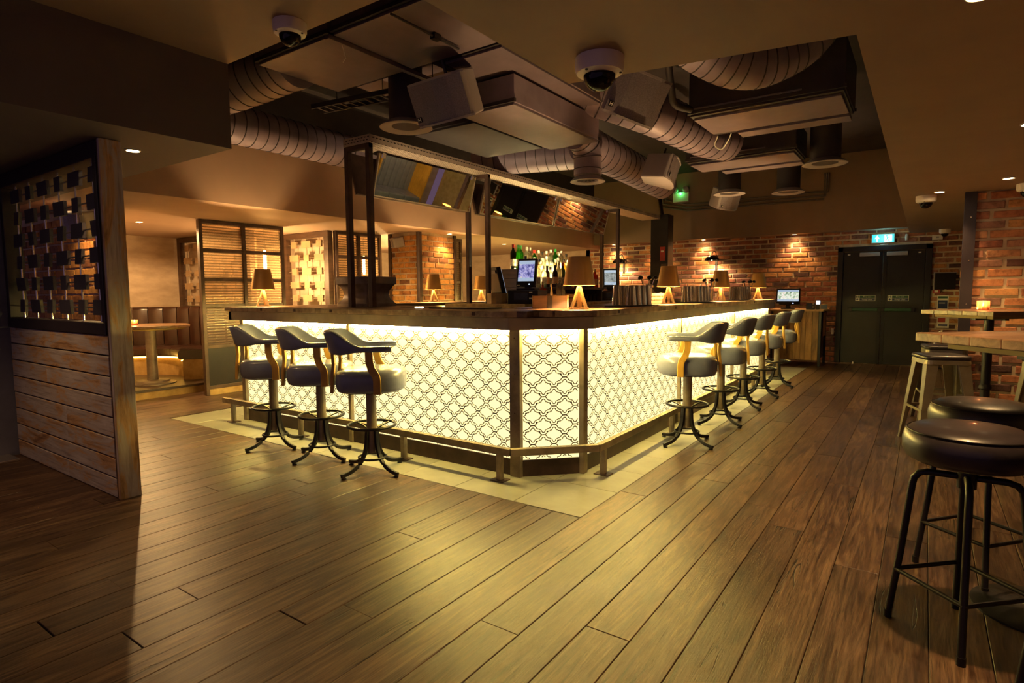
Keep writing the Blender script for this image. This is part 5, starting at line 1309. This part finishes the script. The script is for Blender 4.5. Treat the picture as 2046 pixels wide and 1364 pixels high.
# ================================================================== BOOTHS
plat = thing('booth_platform', 'raised dark booth platform with amber lit stone kick', 'platform', (0, 0, 0))
m_kick = mat('amber_stone', (.42, .27, .10), .6, 0, (.25, .14, .04), 5)
box('deck', mat('dark_deck', (.06, .035, .02), .4), -10.3, -7.78, 2.72, 4.86, .09, .12, plat)
box('kick_board', m_kick, -10.3, -7.80, 2.74, 4.86, 0, .09, plat)
bq = thing('banquette', 'curved brown channelled leather banquette around the booth table', 'banquette', (-8.75, 3.42, .12))
A0, A1, NB = 205, 48, 15
for i in range(NB):
    a0 = A0 + (A1 - A0) * i / NB; a1 = A0 + (A1 - A0) * (i + 1) / NB
    P = arc((0, 0), 1.13, a0, a1, 4) + arc((0, 0), 1.26, a1, a0, 4)
    am = R((a0 + a1) / 2); rings = []
    for z, k in ((.40, 1), (.93, 1), (.965, .985), (.978, .97)):
        q = []
        for (x_, y_) in arc((0, 0), 1.13, a0 - .3, a1 + .3, 6): q.append((x_, y_))
        bul = [(x_ * (1 - .018 * math.sin(math.pi * j / 6)) * (2 - k), y_ * (1 - .018 * math.sin(math.pi * j / 6)) * (2 - k), z) for j, (x_, y_) in enumerate(q)]
        out_ = [(x_, y_, z) for x_, y_ in arc((0, 0), 1.25 * k, a1 + .3, a0 - .3, 6)]
        rings.append(bul + out_)
    MB().loft(rings).build('back_channel', m_leather_brown, bq, 40)
for i in range(6):
    a0 = A0 + (A1 - A0) * i / 6; a1 = A0 + (A1 - A0) * (i + 1) / 6
    rings = []
    for z, ri, ro in ((.28, .66, 1.12), (.30, .64, 1.13), (.38, .64, 1.13), (.405, .67, 1.12)):
        rings.append([(x_, y_, z) for x_, y_ in arc((0, 0), ri, a0 - .4, a1 + .4, 8)] + [(x_, y_, z) for x_, y_ in arc((0, 0), ro, a1 + .4, a0 - .4, 8)])
    MB().loft(rings).build('seat_cushion', m_leather_brown, bq, 40)
MB().prism(arc((0, 0), .70, A0, A1, 24) + arc((0, 0), 1.2, A1, A0, 24), 0, .275).build('stone_base', m_kick, bq)
MB().tube([(x_, y_, .262) for x_, y_ in arc((0, 0), .685, A0, A1, 30)], .008, 6).build('led_strip', m_led_amber, bq)
bt = thing('booth_table', 'round timber booth table on a thick column with round foot', 'table', (-8.30, 3.56, .12))
MB().lathe([(.44, .735), (.46, .74), (.462, .765), (.455, .772), (.1, .773)], 40).build('top', m_tabletop, bt, 40)
MB().ring((0, 0, .725), .40, .012, 36, 6).build('edge_band', m_apron, bt)
MB().lathe([(.065, .03), (.065, .72)], 24).build('column', m_iron, bt, 40)
MB().lathe([(.27, 0), (.27, .012), (.20, .026), (.19, .045), (.07, .05)], 32).build('foot', m_iron, bt, 40)
candle((-8.36, 3.40, .12 + .774), 'small lit glass candle holder on the booth table', .85)
# glazed screens between booths and bar
def glazed_screen(y0, y1, label, x_=-7.42, zs=(.68, 1.14, 1.47, 1.84), cols=2, solid=True):
    t = thing('glazed_screen', label, 'screen', (x_, y0, 0), 0, 'steel framed reeded glass booth screens'); L_ = y1 - y0; f_ = .045; top_ = ZL - .004
    for k in range(cols + 1):
        yy = L_ * k / cols; yy = min(max(yy, f_ / 2), L_ - f_ / 2)
        MB().box(-.03, .03, yy - f_ / 2, yy + f_ / 2, 0 if k in (0, cols) else .66, top_).build('stile', m_dsteel, t, None, .003)
    lv = [.62] + list(zs)[1:] + [top_ - .02]
    for z in [.10, .62] + list(zs)[1:] + [top_ - .022]: MB().box(-.024, .024, f_, L_ - f_, z - .022, z + .022).build('rail', m_dsteel, t, None, .003)
    for a, b_ in zip(lv[:-1], lv[1:]):
        for k in range(cols):
            MB().box(-.004, .004, L_ * k / cols + f_ / 2, L_ * (k + 1) / cols - f_ / 2, a + .02, b_ - .02).build('reeded_pane', m_reed, t)
    box('lower_panel', m_black, -.012, .012, f_, L_ - f_, .122, .60, t)
    box('stone_plinth', m_kick, -.02, .02, f_, L_ - f_, 0, .08, t)
glazed_screen(3.79, 4.97, 'reeded glass booth screen behind the left end of the bar')
glazed_screen(5.70, 6.60, 'reeded glass booth screen beside the brick pier and anvil', -7.22)
glazed_screen(7.56, 8.02, 'narrow reeded glass screen just beyond the brick pier', -6.72, cols=1)
def booth_divider(y_, x0, x1, label, nc, nr):
    t = thing('block_screen', label, 'screen', (0, 0, 0), 0, 'tan block screens between booths')
    z0, z1 = 1.10, ZL - .004
    box('frame_rail', m_brown, x0, x1, y_ - .04, y_ + .04, z0 - .06, z0, t); box('frame_rail', m_brown, x0, x1, y_ - .04, y_ + .04, z1 - .08, z1, t)
    for xx in (x0, x1 - .10): box('frame_stile', m_brown, xx, xx + .10, y_ - .04, y_ + .04, z0, z1 - .08, t)
    box('back_panel', m_plaster, x0 + .1, x1 - .1, y_ + .10, y_ + .13, z0, z1 - .08, t)
    box('support_wall', m_brown, x0, x1, y_ - .03, y_ + .03, 0, z0 - .06, t)
    block_screen(t, (x0 + .10, y_, 0), (1, 0, 0), (0, 1, 0), x1 - x0 - .2, z0, z1 - .08, nc, nr, m_block_tan, m_steel, .03, .10, (.225, .125))
booth_divider(4.92, -10.25, -8.10, 'tan block lattice screen behind the curved banquette', 6, 5)
booth_divider(5.66, -8.40, -7.27, 'tan block lattice screen between the two glazed screens', 3, 5)
# pendants
def pendant(loc, label):
    t = thing('pendant_lamp', label, 'pendant', loc, 0, 'bare tube bulb pendants over the booths')
    MB().tube([(0, 0, 0), (0, 0, -.24)], .004, 6).build('flex', m_black, t); MB().lathe([(.018, -.30), (.02, -.24), (.008, -.23)], 14).build('holder', m_steel, t, 40)
    MB().lathe([(.0, -.62), (.016, -.61), (.022, -.58), (.022, -.34), (.014, -.305)], 14).build('tube_bulb', m_bulb, t, 60)
    lamp('pendant_light', 'POINT', (0, 0, -.70), 30, (1, .60, .24), t, .06)
pendant((-7.85, 4.96, ZL), 'glowing tube bulb pendant behind the reeded screen near the bar lamp')
pendant((-7.80, 6.755, ZL), 'glowing tube bulb pendant behind the anvil')
pendant((-8.6, 8.4, ZL), 'glowing tube bulb pendant in the farthest booth')
# seating alcove behind the pillar, seen in the hanging mirrors
al = struct('wall_alcove')
box('alcove_wall', m_plaster, 2.3, 2.4, 7.8, 12.0, 0, ZL, al)
ab = thing('alcove_bench', 'high backed blue channelled leather bench in the alcove behind the pillar', 'bench', (1.75, 9.3, 0))
for i in range(9): MB().box(.20, .30, i * .17 + .002, i * .17 + .168, .42, 1.28).build('back_channel', m_leather_blue, ab, None, .03)
for i in range(3): MB().box(-.30, .20, i * .51 + .003, i * .51 + .507, .34, .47).build('seat_cushion', m_leather_blue, ab, None, .03)
box('base', m_honey, -.26, .28, .02, 1.51, 0, .335, ab); box('end_board', m_honey, -.28, .32, -.04, .0, 0, 1.30, ab); box('end_board', m_honey, -.28, .32, 1.53, 1.57, 0, 1.30, ab)
downlight((1.2, 9.9, ZL), 12, 'recessed downlight above the alcove bench', 130)
